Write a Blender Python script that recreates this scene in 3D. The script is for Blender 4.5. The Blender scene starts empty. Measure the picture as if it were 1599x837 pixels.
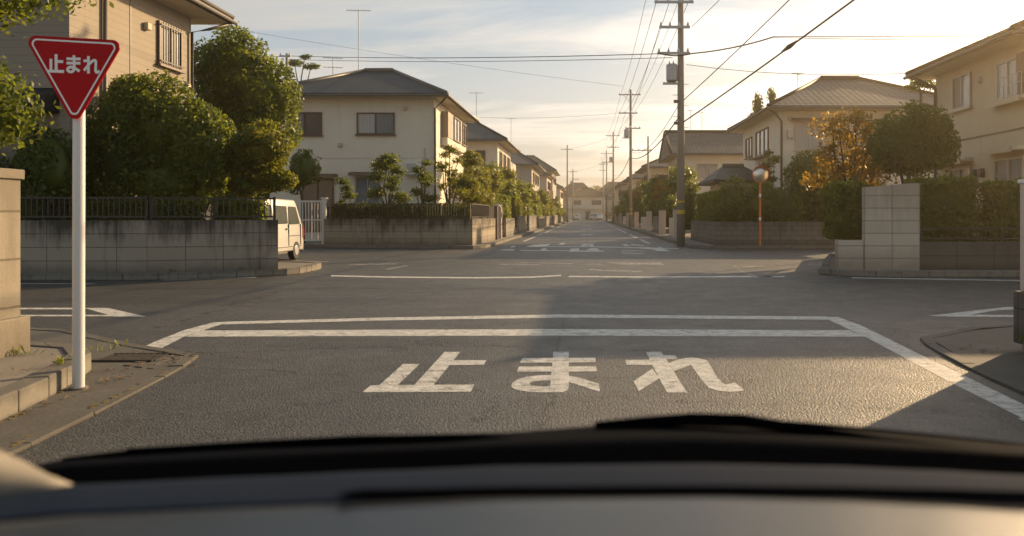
import bpy, bmesh, math, random
import numpy as np
from mathutils import Vector, Matrix

S = bpy.context.scene
COL = S.collection
F = 1200.0; VX = 918.0; HZ = 336.0; CH = 1.3        # focal length in photo pixels, vanishing point, eye height
SUN_AZ, SUN_EL = 43.0, 20.0
R = math.radians
rng = np.random.default_rng(7)

def PX(px, Y): return (px - VX) * Y / F
def PZ(py, Y): return CH - (py - HZ) * Y / F
def G(px, py, z=0.0):
    Y = F * (CH - z) / (py - HZ)
    return ((px - VX) * Y / F, Y)

# ------------------------------------------------------------------ materials
def mat(name):
    m = bpy.data.materials.new(name); m.use_nodes = True
    nt = m.node_tree; b = nt.nodes['Principled BSDF']
    return m, nt, b
def N(nt, t, **kw):
    n = nt.nodes.new(t)
    for k, v in kw.items():
        if k.startswith('i_'):
            n.inputs[k[2:].replace('_', ' ')].default_value = v
        else: setattr(n, k, v)
    return n
def L(nt, a, b): nt.links.new(a, b)
def M(nt, op, a, b=None, c=None):
    n = nt.nodes.new('ShaderNodeMath'); n.operation = op
    for i, v in enumerate((a, b, c)):
        if v is None: continue
        if isinstance(v, (int, float)): n.inputs[i].default_value = v
        else: nt.links.new(v, n.inputs[i])
    return n.outputs[0]
def ramp(nt, fac, stops, interp='LINEAR'):
    n = nt.nodes.new('ShaderNodeValToRGB'); cr = n.color_ramp; cr.interpolation = interp
    while len(cr.elements) < len(stops): cr.elements.new(0.5)
    for e, (p, c) in zip(cr.elements, stops):
        e.position = p; e.color = (c, c, c, 1) if isinstance(c, (int, float)) else (*c, 1)
    nt.links.new(fac, n.inputs[0]); return n.outputs[0]
def mixc(nt, fac, a, b, mode='MIX'):
    n = nt.nodes.new('ShaderNodeMix'); n.data_type = 'RGBA'; n.blend_type = mode
    if isinstance(fac, (int, float)): n.inputs[0].default_value = fac
    else: nt.links.new(fac, n.inputs[0])
    for i, v in ((6, a), (7, b)):
        if isinstance(v, tuple): n.inputs[i].default_value = (*v, 1)
        else: nt.links.new(v, n.inputs[i])
    return n.outputs[2]
def noise(nt, vec, scale, detail=4, rough=.6, dist=0.0):
    n = N(nt, 'ShaderNodeTexNoise'); n.inputs['Scale'].default_value = scale
    n.inputs['Detail'].default_value = detail; n.inputs['Roughness'].default_value = rough
    n.inputs['Distortion'].default_value = dist
    if vec is not None: L(nt, vec, n.inputs['Vector'])
    return n.outputs['Fac']
def objco(nt): return N(nt, 'ShaderNodeTexCoord').outputs['Object']
def scaled(nt, vec, s):
    n = N(nt, 'ShaderNodeMapping'); n.inputs['Scale'].default_value = s; L(nt, vec, n.inputs['Vector']); return n.outputs[0]
def bump(nt, b, h, strength=.4, dist=.02):
    n = N(nt, 'ShaderNodeBump'); n.inputs['Strength'].default_value = strength; n.inputs['Distance'].default_value = dist
    L(nt, h, n.inputs['Height']); L(nt, n.outputs[0], b.inputs['Normal'])

def simple(name, col, rough=.5, metal=0.0, var=.12, scale=6.0, spec=.5, coat=0.0, bmp=0.0):
    m, nt, b = mat(name); co = objco(nt)
    f = noise(nt, co, scale, 5)
    c = mixc(nt, f, tuple(x * (1 - var) for x in col), tuple(min(1, x * (1 + var)) for x in col))
    L(nt, c, b.inputs['Base Color'])
    b.inputs['Roughness'].default_value = rough; b.inputs['Metallic'].default_value = metal
    b.inputs['Specular IOR Level'].default_value = spec; b.inputs['Coat Weight'].default_value = coat
    if bmp: bump(nt, b, noise(nt, co, scale * 12, 3), bmp, .01)
    return m

def m_asphalt():
    m, nt, b = mat('asphalt'); co = objco(nt)
    sx = N(nt, 'ShaderNodeSeparateXYZ'); L(nt, co, sx.inputs[0]); X, Y = sx.outputs[0], sx.outputs[1]
    vor = N(nt, 'ShaderNodeTexVoronoi'); vor.inputs['Scale'].default_value = 68; L(nt, co, vor.inputs['Vector'])
    vor2 = N(nt, 'ShaderNodeTexVoronoi'); vor2.inputs['Scale'].default_value = 130; L(nt, co, vor2.inputs['Vector'])
    big = noise(nt, co, .35, 6, .65, .4)
    mid = noise(nt, co, 2.2, 6, .7)
    streak = noise(nt, scaled(nt, co, (.25, 2.0, 1)), 1.2, 5, .65)
    c = ramp(nt, big, [(.3, (.025, .026, .027)), (.5, (.040, .040, .040)), (.72, (.066, .064, .061))])
    c = mixc(nt, M(nt, 'MULTIPLY', ramp(nt, mid, [(.35, 0), (.7, 1)]), .45), c, (.088, .084, .077))
    c = mixc(nt, M(nt, 'MULTIPLY', ramp(nt, streak, [(.45, 0), (.75, 1)]), .35), c, (.042, .041, .041))
    # stones of the aggregate: light and dark chips
    chip = ramp(nt, vor.outputs['Color'], [(0, 0), (.6, 0), (.9, 1)])
    c = mixc(nt, M(nt, 'MULTIPLY', chip, .6), c, (.17, .158, .138))
    wp = M(nt, 'ABSOLUTE', M(nt, 'SUBTRACT', M(nt, 'ABSOLUTE', M(nt, 'ADD', X, .5)), .95))
    wpm = M(nt, 'MULTIPLY', ramp(nt, M(nt, 'ADD', wp, M(nt, 'MULTIPLY', M(nt, 'SUBTRACT', big, .5), .8)), [(.1, 1), (.55, 0)]), .28)
    c = mixc(nt, wpm, c, (.036, .036, .036))
    spot = ramp(nt, noise(nt, co, .9, 2, .4), [(.66, 0), (.70, 1)])
    c = mixc(nt, M(nt, 'MULTIPLY', spot, .22), c, (.022, .022, .022))
    # old resurfacing patch across the junction, slightly darker, with straight edges
    patch = M(nt, 'MULTIPLY', M(nt, 'GREATER_THAN', M(nt, 'ADD', Y, M(nt, 'MULTIPLY', X, .15)), 10.15), M(nt, 'LESS_THAN', Y, 15.0))
    patch = M(nt, 'MULTIPLY', patch, M(nt, 'GREATER_THAN', M(nt, 'ADD', M(nt, 'ABSOLUTE', M(nt, 'ADD', X, .6)), M(nt, 'MULTIPLY', Y, -.35)), .45))
    c = mixc(nt, M(nt, 'MULTIPLY', patch, .28), c, (.03, .03, .031))
    dk = ramp(nt, vor2.outputs['Color'], [(0, 1), (.3, 0), (1, 0)])
    c = mixc(nt, M(nt, 'MULTIPLY', dk, .5), c, (.016, .016, .017))
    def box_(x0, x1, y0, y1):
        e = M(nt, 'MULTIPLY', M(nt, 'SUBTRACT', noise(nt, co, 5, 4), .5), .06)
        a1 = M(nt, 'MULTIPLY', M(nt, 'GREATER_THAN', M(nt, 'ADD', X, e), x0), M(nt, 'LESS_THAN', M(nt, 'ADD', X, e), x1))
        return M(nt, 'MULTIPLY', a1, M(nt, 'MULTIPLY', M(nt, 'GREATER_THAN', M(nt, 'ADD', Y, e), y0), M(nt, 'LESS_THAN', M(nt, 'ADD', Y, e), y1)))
    c = mixc(nt, M(nt, 'MULTIPLY', box_(-3.2, -.32, 7.55, 8.1), .35), c, (.02, .02, .021))
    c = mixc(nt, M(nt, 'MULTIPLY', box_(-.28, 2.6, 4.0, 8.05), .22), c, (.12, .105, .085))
    c = mixc(nt, M(nt, 'MULTIPLY', box_(-9, 6.5, 11.3, 12.0), .3), c, (.022, .022, .023))
    # cracks
    wob = noise(nt, co, 1.6, 5, .7)
    wv = N(nt, 'ShaderNodeVectorMath'); wv.operation = 'ADD'
    wc = N(nt, 'ShaderNodeCombineXYZ'); L(nt, M(nt, 'MULTIPLY', wob, .9), wc.inputs[0]); L(nt, M(nt, 'MULTIPLY', mid, .7), wc.inputs[1])
    L(nt, co, wv.inputs[0]); L(nt, wc.outputs[0], wv.inputs[1])
    ve = N(nt, 'ShaderNodeTexVoronoi'); ve.feature = 'DISTANCE_TO_EDGE'; ve.inputs['Scale'].default_value = .42
    L(nt, scaled(nt, wv.outputs[0], (.55, 1.2, 1)), ve.inputs['Vector'])
    crack = M(nt, 'LESS_THAN', ve.outputs['Distance'], .0042)
    crack = M(nt, 'MULTIPLY', crack, M(nt, 'GREATER_THAN', noise(nt, co, .5, 3), .47))
    seam = M(nt, 'LESS_THAN', M(nt, 'ABSOLUTE', M(nt, 'ADD', M(nt, 'ADD', X, .30), M(nt, 'MULTIPLY', M(nt, 'SUBTRACT', wob, .5), .35))), .012)
    seam = M(nt, 'MULTIPLY', seam, M(nt, 'LESS_THAN', Y, 10.3))
    seam2 = M(nt, 'LESS_THAN', M(nt, 'ABSOLUTE', M(nt, 'ADD', M(nt, 'ADD', X, .05), M(nt, 'MULTIPLY', M(nt, 'SUBTRACT', wob, .5), .2))), .05)
    seam2 = M(nt, 'MULTIPLY', seam2, M(nt, 'GREATER_THAN', Y, 31.0))
    ck = M(nt, 'MAXIMUM', M(nt, 'MAXIMUM', crack, seam), seam2)
    c = mixc(nt, M(nt, 'MULTIPLY', ck, .75), c, (.012, .012, .012))
    L(nt, c, b.inputs['Base Color'])
    L(nt, ramp(nt, mid, [(.3, .6), (.7, .46)]), b.inputs['Roughness'])
    b.inputs['Specular IOR Level'].default_value = .45
    h = M(nt, 'ADD', M(nt, 'MULTIPLY', vor.outputs['Distance'], -1.0), M(nt, 'MULTIPLY', vor2.outputs['Distance'], -.5))
    h = M(nt, 'ADD', h, M(nt, 'MULTIPLY', noise(nt, co, 30, 3), 1.0))
    h = M(nt, 'SUBTRACT', h, M(nt, 'MULTIPLY', ck, 2.0))
    bump(nt, b, h, .8, .009)
    return m

def m_paint(name='road_paint', wear=.5, col=(.60, .58, .54)):
    m, nt, b = mat(name); co = objco(nt)
    n1 = noise(nt, co, 9, 8, .75); n2 = noise(nt, scaled(nt, co, (1, 3.0, 1)), 3.0, 6, .7)
    w = M(nt, 'ADD', M(nt, 'MULTIPLY', n1, .6), M(nt, 'MULTIPLY', n2, .5))
    wm = ramp(nt, w, [(wear + .06, 0), (wear + .16, 1)])
    c = mixc(nt, noise(nt, co, 4, 6), tuple(x * .8 for x in col), col)
    vor = N(nt, 'ShaderNodeTexVoronoi'); vor.inputs['Scale'].default_value = 55; L(nt, co, vor.inputs['Vector'])
    chipmask = ramp(nt, vor.outputs['Distance'], [(.0, 0), (.75, 1)])
    wm = M(nt, 'MAXIMUM', wm, M(nt, 'MULTIPLY', M(nt, 'MULTIPLY', chipmask, ramp(nt, n1, [(.42, 0), (.62, 1)])), .8))
    ve = N(nt, 'ShaderNodeTexVoronoi'); ve.feature = 'DISTANCE_TO_EDGE'; ve.inputs['Scale'].default_value = 2.6
    L(nt, scaled(nt, co, (.6, 1.6, 1)), ve.inputs['Vector'])
    wm = M(nt, 'MAXIMUM', wm, M(nt, 'MULTIPLY', M(nt, 'LESS_THAN', ve.outputs['Distance'], .008), .7))
    c = mixc(nt, wm, c, (.075, .068, .06))
    L(nt, c, b.inputs['Base Color']); b.inputs['Roughness'].default_value = .6
    bump(nt, b, M(nt, 'MULTIPLY', vor.outputs['Distance'], -1.0), .35, .008)
    return m

def m_block(name, col, bw=.6, bh=.38, stain=.6, dark=(.05, .047, .042), top=1.15, vjoint=True):
    """Concrete blocks laid in rows: u runs along the wall, v is height; rain streaks run down from the top."""
    m, nt, b = mat(name); co = objco(nt)
    s = N(nt, 'ShaderNodeSeparateXYZ'); L(nt, co, s.inputs[0])
    u = M(nt, 'ADD', s.outputs[0], s.outputs[1]); z = s.outputs[2]
    cv = N(nt, 'ShaderNodeCombineXYZ'); L(nt, u, cv.inputs[0]); L(nt, z, cv.inputs[1])
    br = N(nt, 'ShaderNodeTexBrick'); L(nt, cv.outputs[0], br.inputs['Vector'])
    br.offset = 0.0 if vjoint else .5
    br.inputs['Scale'].default_value = 1; br.inputs['Brick Width'].default_value = bw; br.inputs['Row Height'].default_value = bh
    br.inputs['Mortar Size'].default_value = .011; br.inputs['Mortar Smooth'].default_value = .3
    br.inputs['Color1'].default_value = (*[x * .93 for x in col], 1); br.inputs['Color2'].default_value = (*[x * 1.07 for x in col], 1)
    br.inputs['Mortar'].default_value = (*[x * .35 for x in col], 1); br.inputs['Bias'].default_value = 0
    c = br.outputs['Color']
    c = mixc(nt, M(nt, 'MULTIPLY', noise(nt, co, 3, 7, .7), .5), c, tuple(x * .7 for x in col))
    c = mixc(nt, M(nt, 'MULTIPLY', ramp(nt, noise(nt, co, 40, 4, .7), [(.45, 0), (.7, 1)]), .35), c, tuple(min(1, x * 1.25) for x in col))
    sv = N(nt, 'ShaderNodeCombineXYZ'); L(nt, M(nt, 'MULTIPLY', u, 4.5), sv.inputs[0]); L(nt, M(nt, 'MULTIPLY', z, .55), sv.inputs[1])
    st = noise(nt, sv.outputs[0], 1.0, 5, .7)
    hz = ramp(nt, M(nt, 'DIVIDE', z, top), [(.35, 0.0), (1.0, .42)])
    stm = ramp(nt, M(nt, 'ADD', M(nt, 'ADD', st, hz), M(nt, 'MULTIPLY', M(nt, 'SUBTRACT', noise(nt, co, .7, 3), .5), .9)), [(.60, 0), (.92, 1)])
    c = mixc(nt, M(nt, 'MULTIPLY', stm, stain), c, dark)
    low = ramp(nt, M(nt, 'ADD', M(nt, 'DIVIDE', z, top), M(nt, 'MULTIPLY', noise(nt, co, 2.5, 5), .3)), [(.2, 1), (.42, 0)])
    c = mixc(nt, M(nt, 'MULTIPLY', low, .5), c, tuple(x * .6 for x in dark))
    L(nt, c, b.inputs['Base Color']); b.inputs['Roughness'].default_value = .85; b.inputs['Specular IOR Level'].default_value = .25
    h = M(nt, 'ADD', M(nt, 'MULTIPLY', br.outputs['Fac'], -1.0), M(nt, 'MULTIPLY', noise(nt, co, 55, 4), .35))
    bump(nt, b, h, .55, .012)
    return m

def m_wall(name, col, siding=0.0, grain=.25):
    m, nt, b = mat(name); co = objco(nt)
    s = N(nt, 'ShaderNodeSeparateXYZ'); L(nt, co, s.inputs[0])
    c = mixc(nt, noise(nt, co, 1.3, 6, .7), tuple(x * .86 for x in col), tuple(min(1, x * 1.06) for x in col))
    u = M(nt, 'ADD', s.outputs[0], s.outputs[1])
    sv = N(nt, 'ShaderNodeCombineXYZ'); L(nt, M(nt, 'MULTIPLY', u, 3.0), sv.inputs[0]); L(nt, M(nt, 'MULTIPLY', s.outputs[2], .25), sv.inputs[1])
    st = ramp(nt, noise(nt, sv.outputs[0], 1.0, 5, .7), [(.55, 0), (.8, 1)])
    c = mixc(nt, M(nt, 'MULTIPLY', st, .3), c, tuple(x * .55 for x in col))
    h = M(nt, 'MULTIPLY', noise(nt, co, 45, 4), grain)
    if siding:
        t = M(nt, 'FRACT', M(nt, 'DIVIDE', s.outputs[2], siding))
        line = ramp(nt, t, [(0, 1), (.09, 0), (1, 0)])
        c = mixc(nt, M(nt, 'MULTIPLY', line, .6), c, tuple(x * .3 for x in col))
        h = M(nt, 'ADD', h, M(nt, 'MULTIPLY', t, -1.4))
    L(nt, c, b.inputs['Base Color']); b.inputs['Roughness'].default_value = .8; b.inputs['Specular IOR Level'].default_value = .3
    bump(nt, b, h, .35, .015)
    return m

def m_tile(name, col, rowh=.40, colw=.30):
    m, nt, b = mat(name)
    uv = N(nt, 'ShaderNodeTexCoord').outputs['UV']
    s = N(nt, 'ShaderNodeSeparateXYZ'); L(nt, uv, s.inputs[0])
    t = M(nt, 'FRACT', M(nt, 'DIVIDE', s.outputs[1], rowh))
    w = M(nt, 'SINE', M(nt, 'MULTIPLY', s.outputs[0], 2 * math.pi / colw))
    br = N(nt, 'ShaderNodeTexBrick'); L(nt, uv, br.inputs['Vector']); br.offset = 0
    br.inputs['Scale'].default_value = 1; br.inputs['Brick Width'].default_value = colw; br.inputs['Row Height'].default_value = rowh
    br.inputs['Mortar Size'].default_value = .006
    br.inputs['Color1'].default_value = (*[x * .7 for x in col], 1); br.inputs['Color2'].default_value = (*[x * 1.25 for x in col], 1)
    br.inputs['Mortar'].default_value = (*[x * .45 for x in col], 1)
    c = mixc(nt, M(nt, 'MULTIPLY', noise(nt, uv, 1.2, 6, .7), .5), br.outputs['Color'], tuple(x * .6 for x in col))
    c = mixc(nt, ramp(nt, t, [(0, .95), (.2, .75), (.3, 0), (1, 0)]), c, tuple(x * .18 for x in col))
    L(nt, c, b.inputs['Base Color']); b.inputs['Roughness'].default_value = .62; b.inputs['Specular IOR Level'].default_value = .25
    h = M(nt, 'ADD', M(nt, 'MULTIPLY', t, -1.0), M(nt, 'MULTIPLY', w, .10))
    bump(nt, b, h, .8, .04)
    return m

def m_leaf(name, stops, transl=.46, tcol=(.36, .40, .035)):
    m, nt, b = mat(name)
    g = N(nt, 'ShaderNodeNewGeometry')
    co = objco(nt)
    f = M(nt, 'ADD', M(nt, 'MULTIPLY', g.outputs['Random Per Island'], .7), M(nt, 'MULTIPLY', noise(nt, co, 1.6, 3), .45))
    c = ramp(nt, f, stops)
    L(nt, c, b.inputs['Base Color']); b.inputs['Roughness'].default_value = .42; b.inputs['Specular IOR Level'].default_value = .3
    tr = N(nt, 'ShaderNodeBsdfTranslucent'); L(nt, mixc(nt, .65, c, tcol), tr.inputs['Color'])
    mx = N(nt, 'ShaderNodeMixShader'); mx.inputs[0].default_value = transl
    L(nt, b.outputs[0], mx.inputs[1]); L(nt, tr.outputs[0], mx.inputs[2])
    L(nt, mx.outputs[0], nt.nodes['Material Output'].inputs['Surface'])
    return m

def m_glass(name, col, rough=.05):
    m, nt, b = mat(name); co = objco(nt)
    s = N(nt, 'ShaderNodeSeparateXYZ'); L(nt, co, s.inputs[0])
    u = M(nt, 'ADD', s.outputs[0], s.outputs[1])
    fold = M(nt, 'SINE', M(nt, 'ADD', M(nt, 'MULTIPLY', u, 38), M(nt, 'MULTIPLY', noise(nt, co, 2.5), 9)))
    c = mixc(nt, ramp(nt, fold, [(0, 0), (1, 1)]), tuple(x * .85 for x in col), col)
    L(nt, c, b.inputs['Base Color']); b.inputs['Roughness'].default_value = .5
    b.inputs['Coat Weight'].default_value = 1; b.inputs['Coat Roughness'].default_value = rough; b.inputs['Coat IOR'].default_value = 1.6
    return m

MT = dict(
    asphalt=m_asphalt(), paint=m_paint('road_paint', .52), paint_worn=m_paint('worn_road_paint', .40, (.5, .48, .45)),
    ground=simple('bare_ground', (.11, .095, .07), .9, var=.4, scale=.8, bmp=.3),
    hill=simple('hill_cover', (.05, .06, .03), .9, var=.4, scale=.1),
    pavement=simple('pavement_concrete', (.17, .15, .125), .85, var=.35, scale=2.5, bmp=.4),
    kerb=m_block('kerb_concrete', (.21, .19, .16), 1.0, 5.0, .5, top=.16),
    gutter=simple('gutter_slabs', (.075, .068, .057), .85, var=.5, scale=2.6, bmp=.5),
    litter=simple('dry_leaves', (.17, .09, .03), .8, var=.5, scale=30),
    moss=simple('moss', (.12, .085, .02), .9, var=.5, scale=20),
    block=m_block('grey_blocks', (.35, .297, .228), .70, .275, .95, (.045, .039, .032), top=1.15),
    block2=m_block('weathered_blocks', (.185, .175, .155), .42, .2, .7, top=1.1, vjoint=False),
    block_warm=m_block('warm_blocks', (.30, .26, .20), 9.0, .40, .45, (.10, .08, .06), top=1.7),
    block_pale=m_block('pale_blocks', (.55, .46, .365), .592, .27, .42, (.20, .165, .125), top=1.9),
    block_dark=m_block('dark_blocks', (.115, .105, .09), .8, .32, .6, top=.75),
    block_far=m_block('street_blocks', (.27, .245, .21), .45, .24, .6, top=1.1),
    cream=m_wall('cream_stucco', (.74, .67, .55)), cream2=m_wall('pale_stucco', (.68, .61, .51)), tan=m_wall('tan_stucco', (.60, .49, .34)),
    grey_wall=m_wall('grey_stucco', (.42, .38, .33)), siding=m_wall('beige_siding', (.30, .255, .20), .16, .15),
    tile=m_tile('slate_tile', (.022, .026, .031)), tile_grey=m_tile('grey_tile', (.062, .064, .068)), tile_brown=m_tile('brown_tile', (.16, .11, .065)),
    soffit=simple('soffit_board', (.50, .44, .34), .7), fascia=simple('fascia_paint', (.10, .085, .07), .5), trim=simple('wood_trim', (.16, .105, .065), .6, var=.25),
    white=simple('white_metal', (.72, .71, .68), .35, var=.06, coat=.2), signpost=simple('grey_white_post', (.66, .65, .63), .38, var=.08, scale=3),
    dark_metal=simple('dark_bronze_metal', (.045, .036, .03), .45, .3, var=.25), steel=simple('galvanised_steel', (.35, .35, .35), .4, .7),
    pole=m_wall('pole_concrete', (.30, .27, .23), 0, .3), wire=simple('black_cable', (.02, .02, .02), .6), insul=simple('porcelain', (.55, .53, .5), .2),
    orange=simple('orange_paint', (.62, .17, .03), .45, var=.15), yellow=simple('yellow_band', (.62, .40, .04), .5),
    mirror=simple('mirror_steel', (.70, .67, .62), .3, 1.0, var=.04), red=simple('sign_red', (.40, .004, .008), .45, var=.05, spec=.12),
    sign_white=simple('sign_white', (.80, .79, .76), .4, var=.04),
    bark=simple('bark', (.075, .055, .04), .9, var=.4, scale=9, bmp=.7),
    glass_dark=m_glass('dark_window_glass', (.05, .05, .055)), glass_curtain=m_glass('curtained_window', (.44, .44, .43)), glass_mid=m_glass('dim_curtain_window', (.15, .18, .21)),
    alu=simple('aluminium_frame', (.42, .38, .32), .4, .4), brown_frame=simple('brown_frame', (.10, .055, .035), .5),
    shutter=simple('shutter_panel', (.30, .24, .18), .55), pinkish=m_wall('pale_pink_render', (.62, .50, .43)),
    car_white=simple('white_car_paint', (.58, .56, .52), .3, var=.03, coat=.5), tyre=simple('tyre_rubber', (.02, .02, .02), .8), hub=simple('wheel_hub', (.4, .4, .4), .4, .6),
    car_glass=simple('car_glass', (.085, .095, .09), .06, var=.1, spec=.8), tail=simple('tail_lamp', (.45, .02, .015), .2, coat=.8), bumper=simple('bumper_plastic', (.05, .05, .05), .6), lamp=simple('head_lamp', (.6, .6, .58), .15, coat=.8),
    plate=simple('number_plate', (.6, .6, .5), .5),
    dash=simple('dash_plastic', (.011, .017, .030), .95, var=.08, scale=60, bmp=.1, spec=.03), dash_pad=simple('dash_pad', (.011, .015, .021), .36, var=.06, scale=60, bmp=.08, spec=.55),
    black=simple('black_rubber', (.0012, .0014, .002), 1.0, spec=.0), cowl=simple('cowl_plastic', (.003, .004, .006), .9, spec=.015), beige=simple('beige_pillar_trim', (.22, .19, .145), .6),
)
GREEN = [(.0, (.012, .024, .005)), (.35, (.038, .064, .010)), (.62, (.078, .108, .016)), (.85, (.13, .145, .022)), (1, (.19, .17, .03))]
MT['leaf'] = m_leaf('hedge_leaves', GREEN)
MT['leaf_deep'] = m_leaf('deep_green_leaves', [(.0, (.010, .024, .006)), (.45, (.036, .068, .012)), (.8, (.080, .118, .02)), (1, (.14, .15, .028))], .42)
MT['leaf_yellow'] = m_leaf('yellow_green_leaves', [(.0, (.020, .034, .007)), (.4, (.055, .075, .012)), (.8, (.115, .125, .02)), (1, (.18, .16, .03))], .5, (.40, .38, .03))
MT['leaf_autumn'] = m_leaf('autumn_leaves', [(.0, (.05, .05, .012)), (.4, (.11, .09, .018)), (.75, (.20, .13, .022)), (1, (.30, .13, .025))], .55, (.60, .36, .04))

# ------------------------------------------------------------------ mesh helpers
class MB:
    def __init__(self): self.v = []; self.f = []; self.uv = {}
    def vert(self, p): self.v.append(tuple(p)); return len(self.v) - 1
    def poly(self, pts, uvs=None):
        i = [self.vert(p) for p in pts]; self.f.append(i)
        if uvs: self.uv[len(self.f) - 1] = uvs
        return self
    def box(self, x0, x1, y0, y1, z0, z1):
        x0, x1 = min(x0, x1), max(x0, x1); y0, y1 = min(y0, y1), max(y0, y1); z0, z1 = min(z0, z1), max(z0, z1)
        b = len(self.v)
        self.v += [(x0,y0,z0),(x1,y0,z0),(x1,y1,z0),(x0,y1,z0),(x0,y0,z1),(x1,y0,z1),(x1,y1,z1),(x0,y1,z1)]
        self.f += [[b+i for i in q] for q in ((0,3,2,1),(4,5,6,7),(0,1,5,4),(1,2,6,5),(2,3,7,6),(3,0,4,7))]
        return self
    def prism(self, pts, z0, z1):
        """extrude a counter-clockwise xy outline from z0 to z1"""
        a = sum(pts[i][0]*pts[(i+1)%len(pts)][1]-pts[(i+1)%len(pts)][0]*pts[i][1] for i in range(len(pts)))
        if a < 0: pts = pts[::-1]
        n = len(pts); b = len(self.v)
        self.v += [(x, y, z0) for x, y in pts] + [(x, y, z1) for x, y in pts]
        self.f.append([b+i for i in range(n)][::-1]); self.f.append([b+n+i for i in range(n)])
        for i in range(n): j = (i+1) % n; self.f.append([b+i, b+j, b+n+j, b+n+i])
        return self
    def prism_y(self, pts, y0, y1):
        """extrude an xz outline along y (y0 < y1)"""
        n0 = len(self.v); self.prism(pts, -y1, -y0)
        for i in range(n0, len(self.v)): x, y, z = self.v[i]; self.v[i] = (x, -z, y)
        return self
    def prism_x(self, pts, x0, x1):
        """extrude a yz outline along x"""
        n0 = len(self.v); self.prism(pts, x0, x1)
        for i in range(n0, len(self.v)): x, y, z = self.v[i]; self.v[i] = (z, x, y)
        return self
    def tube(self, pts, r, n=8, cap=True):
        pts = [Vector(p) for p in pts]; k = len(pts)
        rs = r if isinstance(r, (list, tuple)) else [r] * k
        b = len(self.v); up = Vector((0, 0, 1))
        for i, p in enumerate(pts):
            d = (pts[min(i+1, k-1)] - pts[max(i-1, 0)])
            d = d.normalized() if d.length > 1e-9 else up
            ref = Vector((1, 0, 0)) if abs(d.z) > .9 else up
            a = d.cross(ref).normalized(); c = d.cross(a)
            for j in range(n):
                t = 2 * math.pi * j / n
                self.v.append(tuple(p + (a * math.cos(t) + c * math.sin(t)) * rs[i]))
        for i in range(k - 1):
            for j in range(n):
                q = (j + 1) % n
                self.f.append([b+i*n+j, b+i*n+q, b+(i+1)*n+q, b+(i+1)*n+j])
        if cap:
            self.f.append([b+j for j in range(n)][::-1]); self.f.append([b+(k-1)*n+j for j in range(n)])
        return self
    def build(self, name, m, parent=None, world=False, smooth=False, bevel=0.0, flip=True):
        me = bpy.data.meshes.new(name)
        off = Vector(parent.location) if (world and parent) else Vector((0, 0, 0))
        root = parent
        while world and root is not None and root.parent is not None:
            root = root.parent; off = off + Vector(root.location)
        me.from_pydata([tuple(Vector(p) - off) for p in self.v], [], self.f)
        if self.uv:
            ul = me.uv_layers.new(name='UVMap')
            for fi, uvs in self.uv.items():
                for li, uvc in zip(me.polygons[fi].loop_indices, uvs): ul.data[li].uv = uvc
        me.validate(); me.update()
        if flip and not self.uv:
            bm = bmesh.new(); bm.from_mesh(me); bmesh.ops.recalc_face_normals(bm, faces=bm.faces)
            if bevel: bmesh.ops.bevel(bm, geom=list(bm.edges), offset=bevel, segments=2, affect='EDGES', profile=.5, clamp_overlap=True)
            bm.to_mesh(me); bm.free()
        me.materials.append(m if not isinstance(m, str) else MT[m])
        if smooth:
            me.polygons.foreach_set('use_smooth', [True] * len(me.polygons)); me.update()
        o = bpy.data.objects.new(name, me); COL.objects.link(o)
        if parent: o.parent = parent
        return o

def tag(o, label=None, cat=None, group=None, kind=None):
    if label: o['label'] = label
    if cat: o['category'] = cat
    if group: o['group'] = group
    if kind: o['kind'] = kind
    return o
def thing(name, label, cat, loc=(0, 0, 0), rz=0, group=None):
    o = bpy.data.objects.new(name, None); COL.objects.link(o)
    o.location = loc; o.rotation_euler = (0, 0, rz); o.empty_display_size = .3
    return tag(o, label, cat, group)
def struct(name, mb, m, **k): return tag(mb.build(name, m, **k), kind='structure')
KIDS = {}
def copy_tree(o, parent=None):
    c = o.copy(); COL.objects.link(c)
    if parent: c.parent = parent
    for ch in list(o.children): copy_tree(ch, c)
    return c
def place(o, loc, rz=0, label=None, group=None, scale=None):
    o.location = loc; o.rotation_euler = (0, 0, rz)
    if label: o['label'] = label
    if group: o['group'] = group
    if scale: o.scale = scale
    return o

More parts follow.
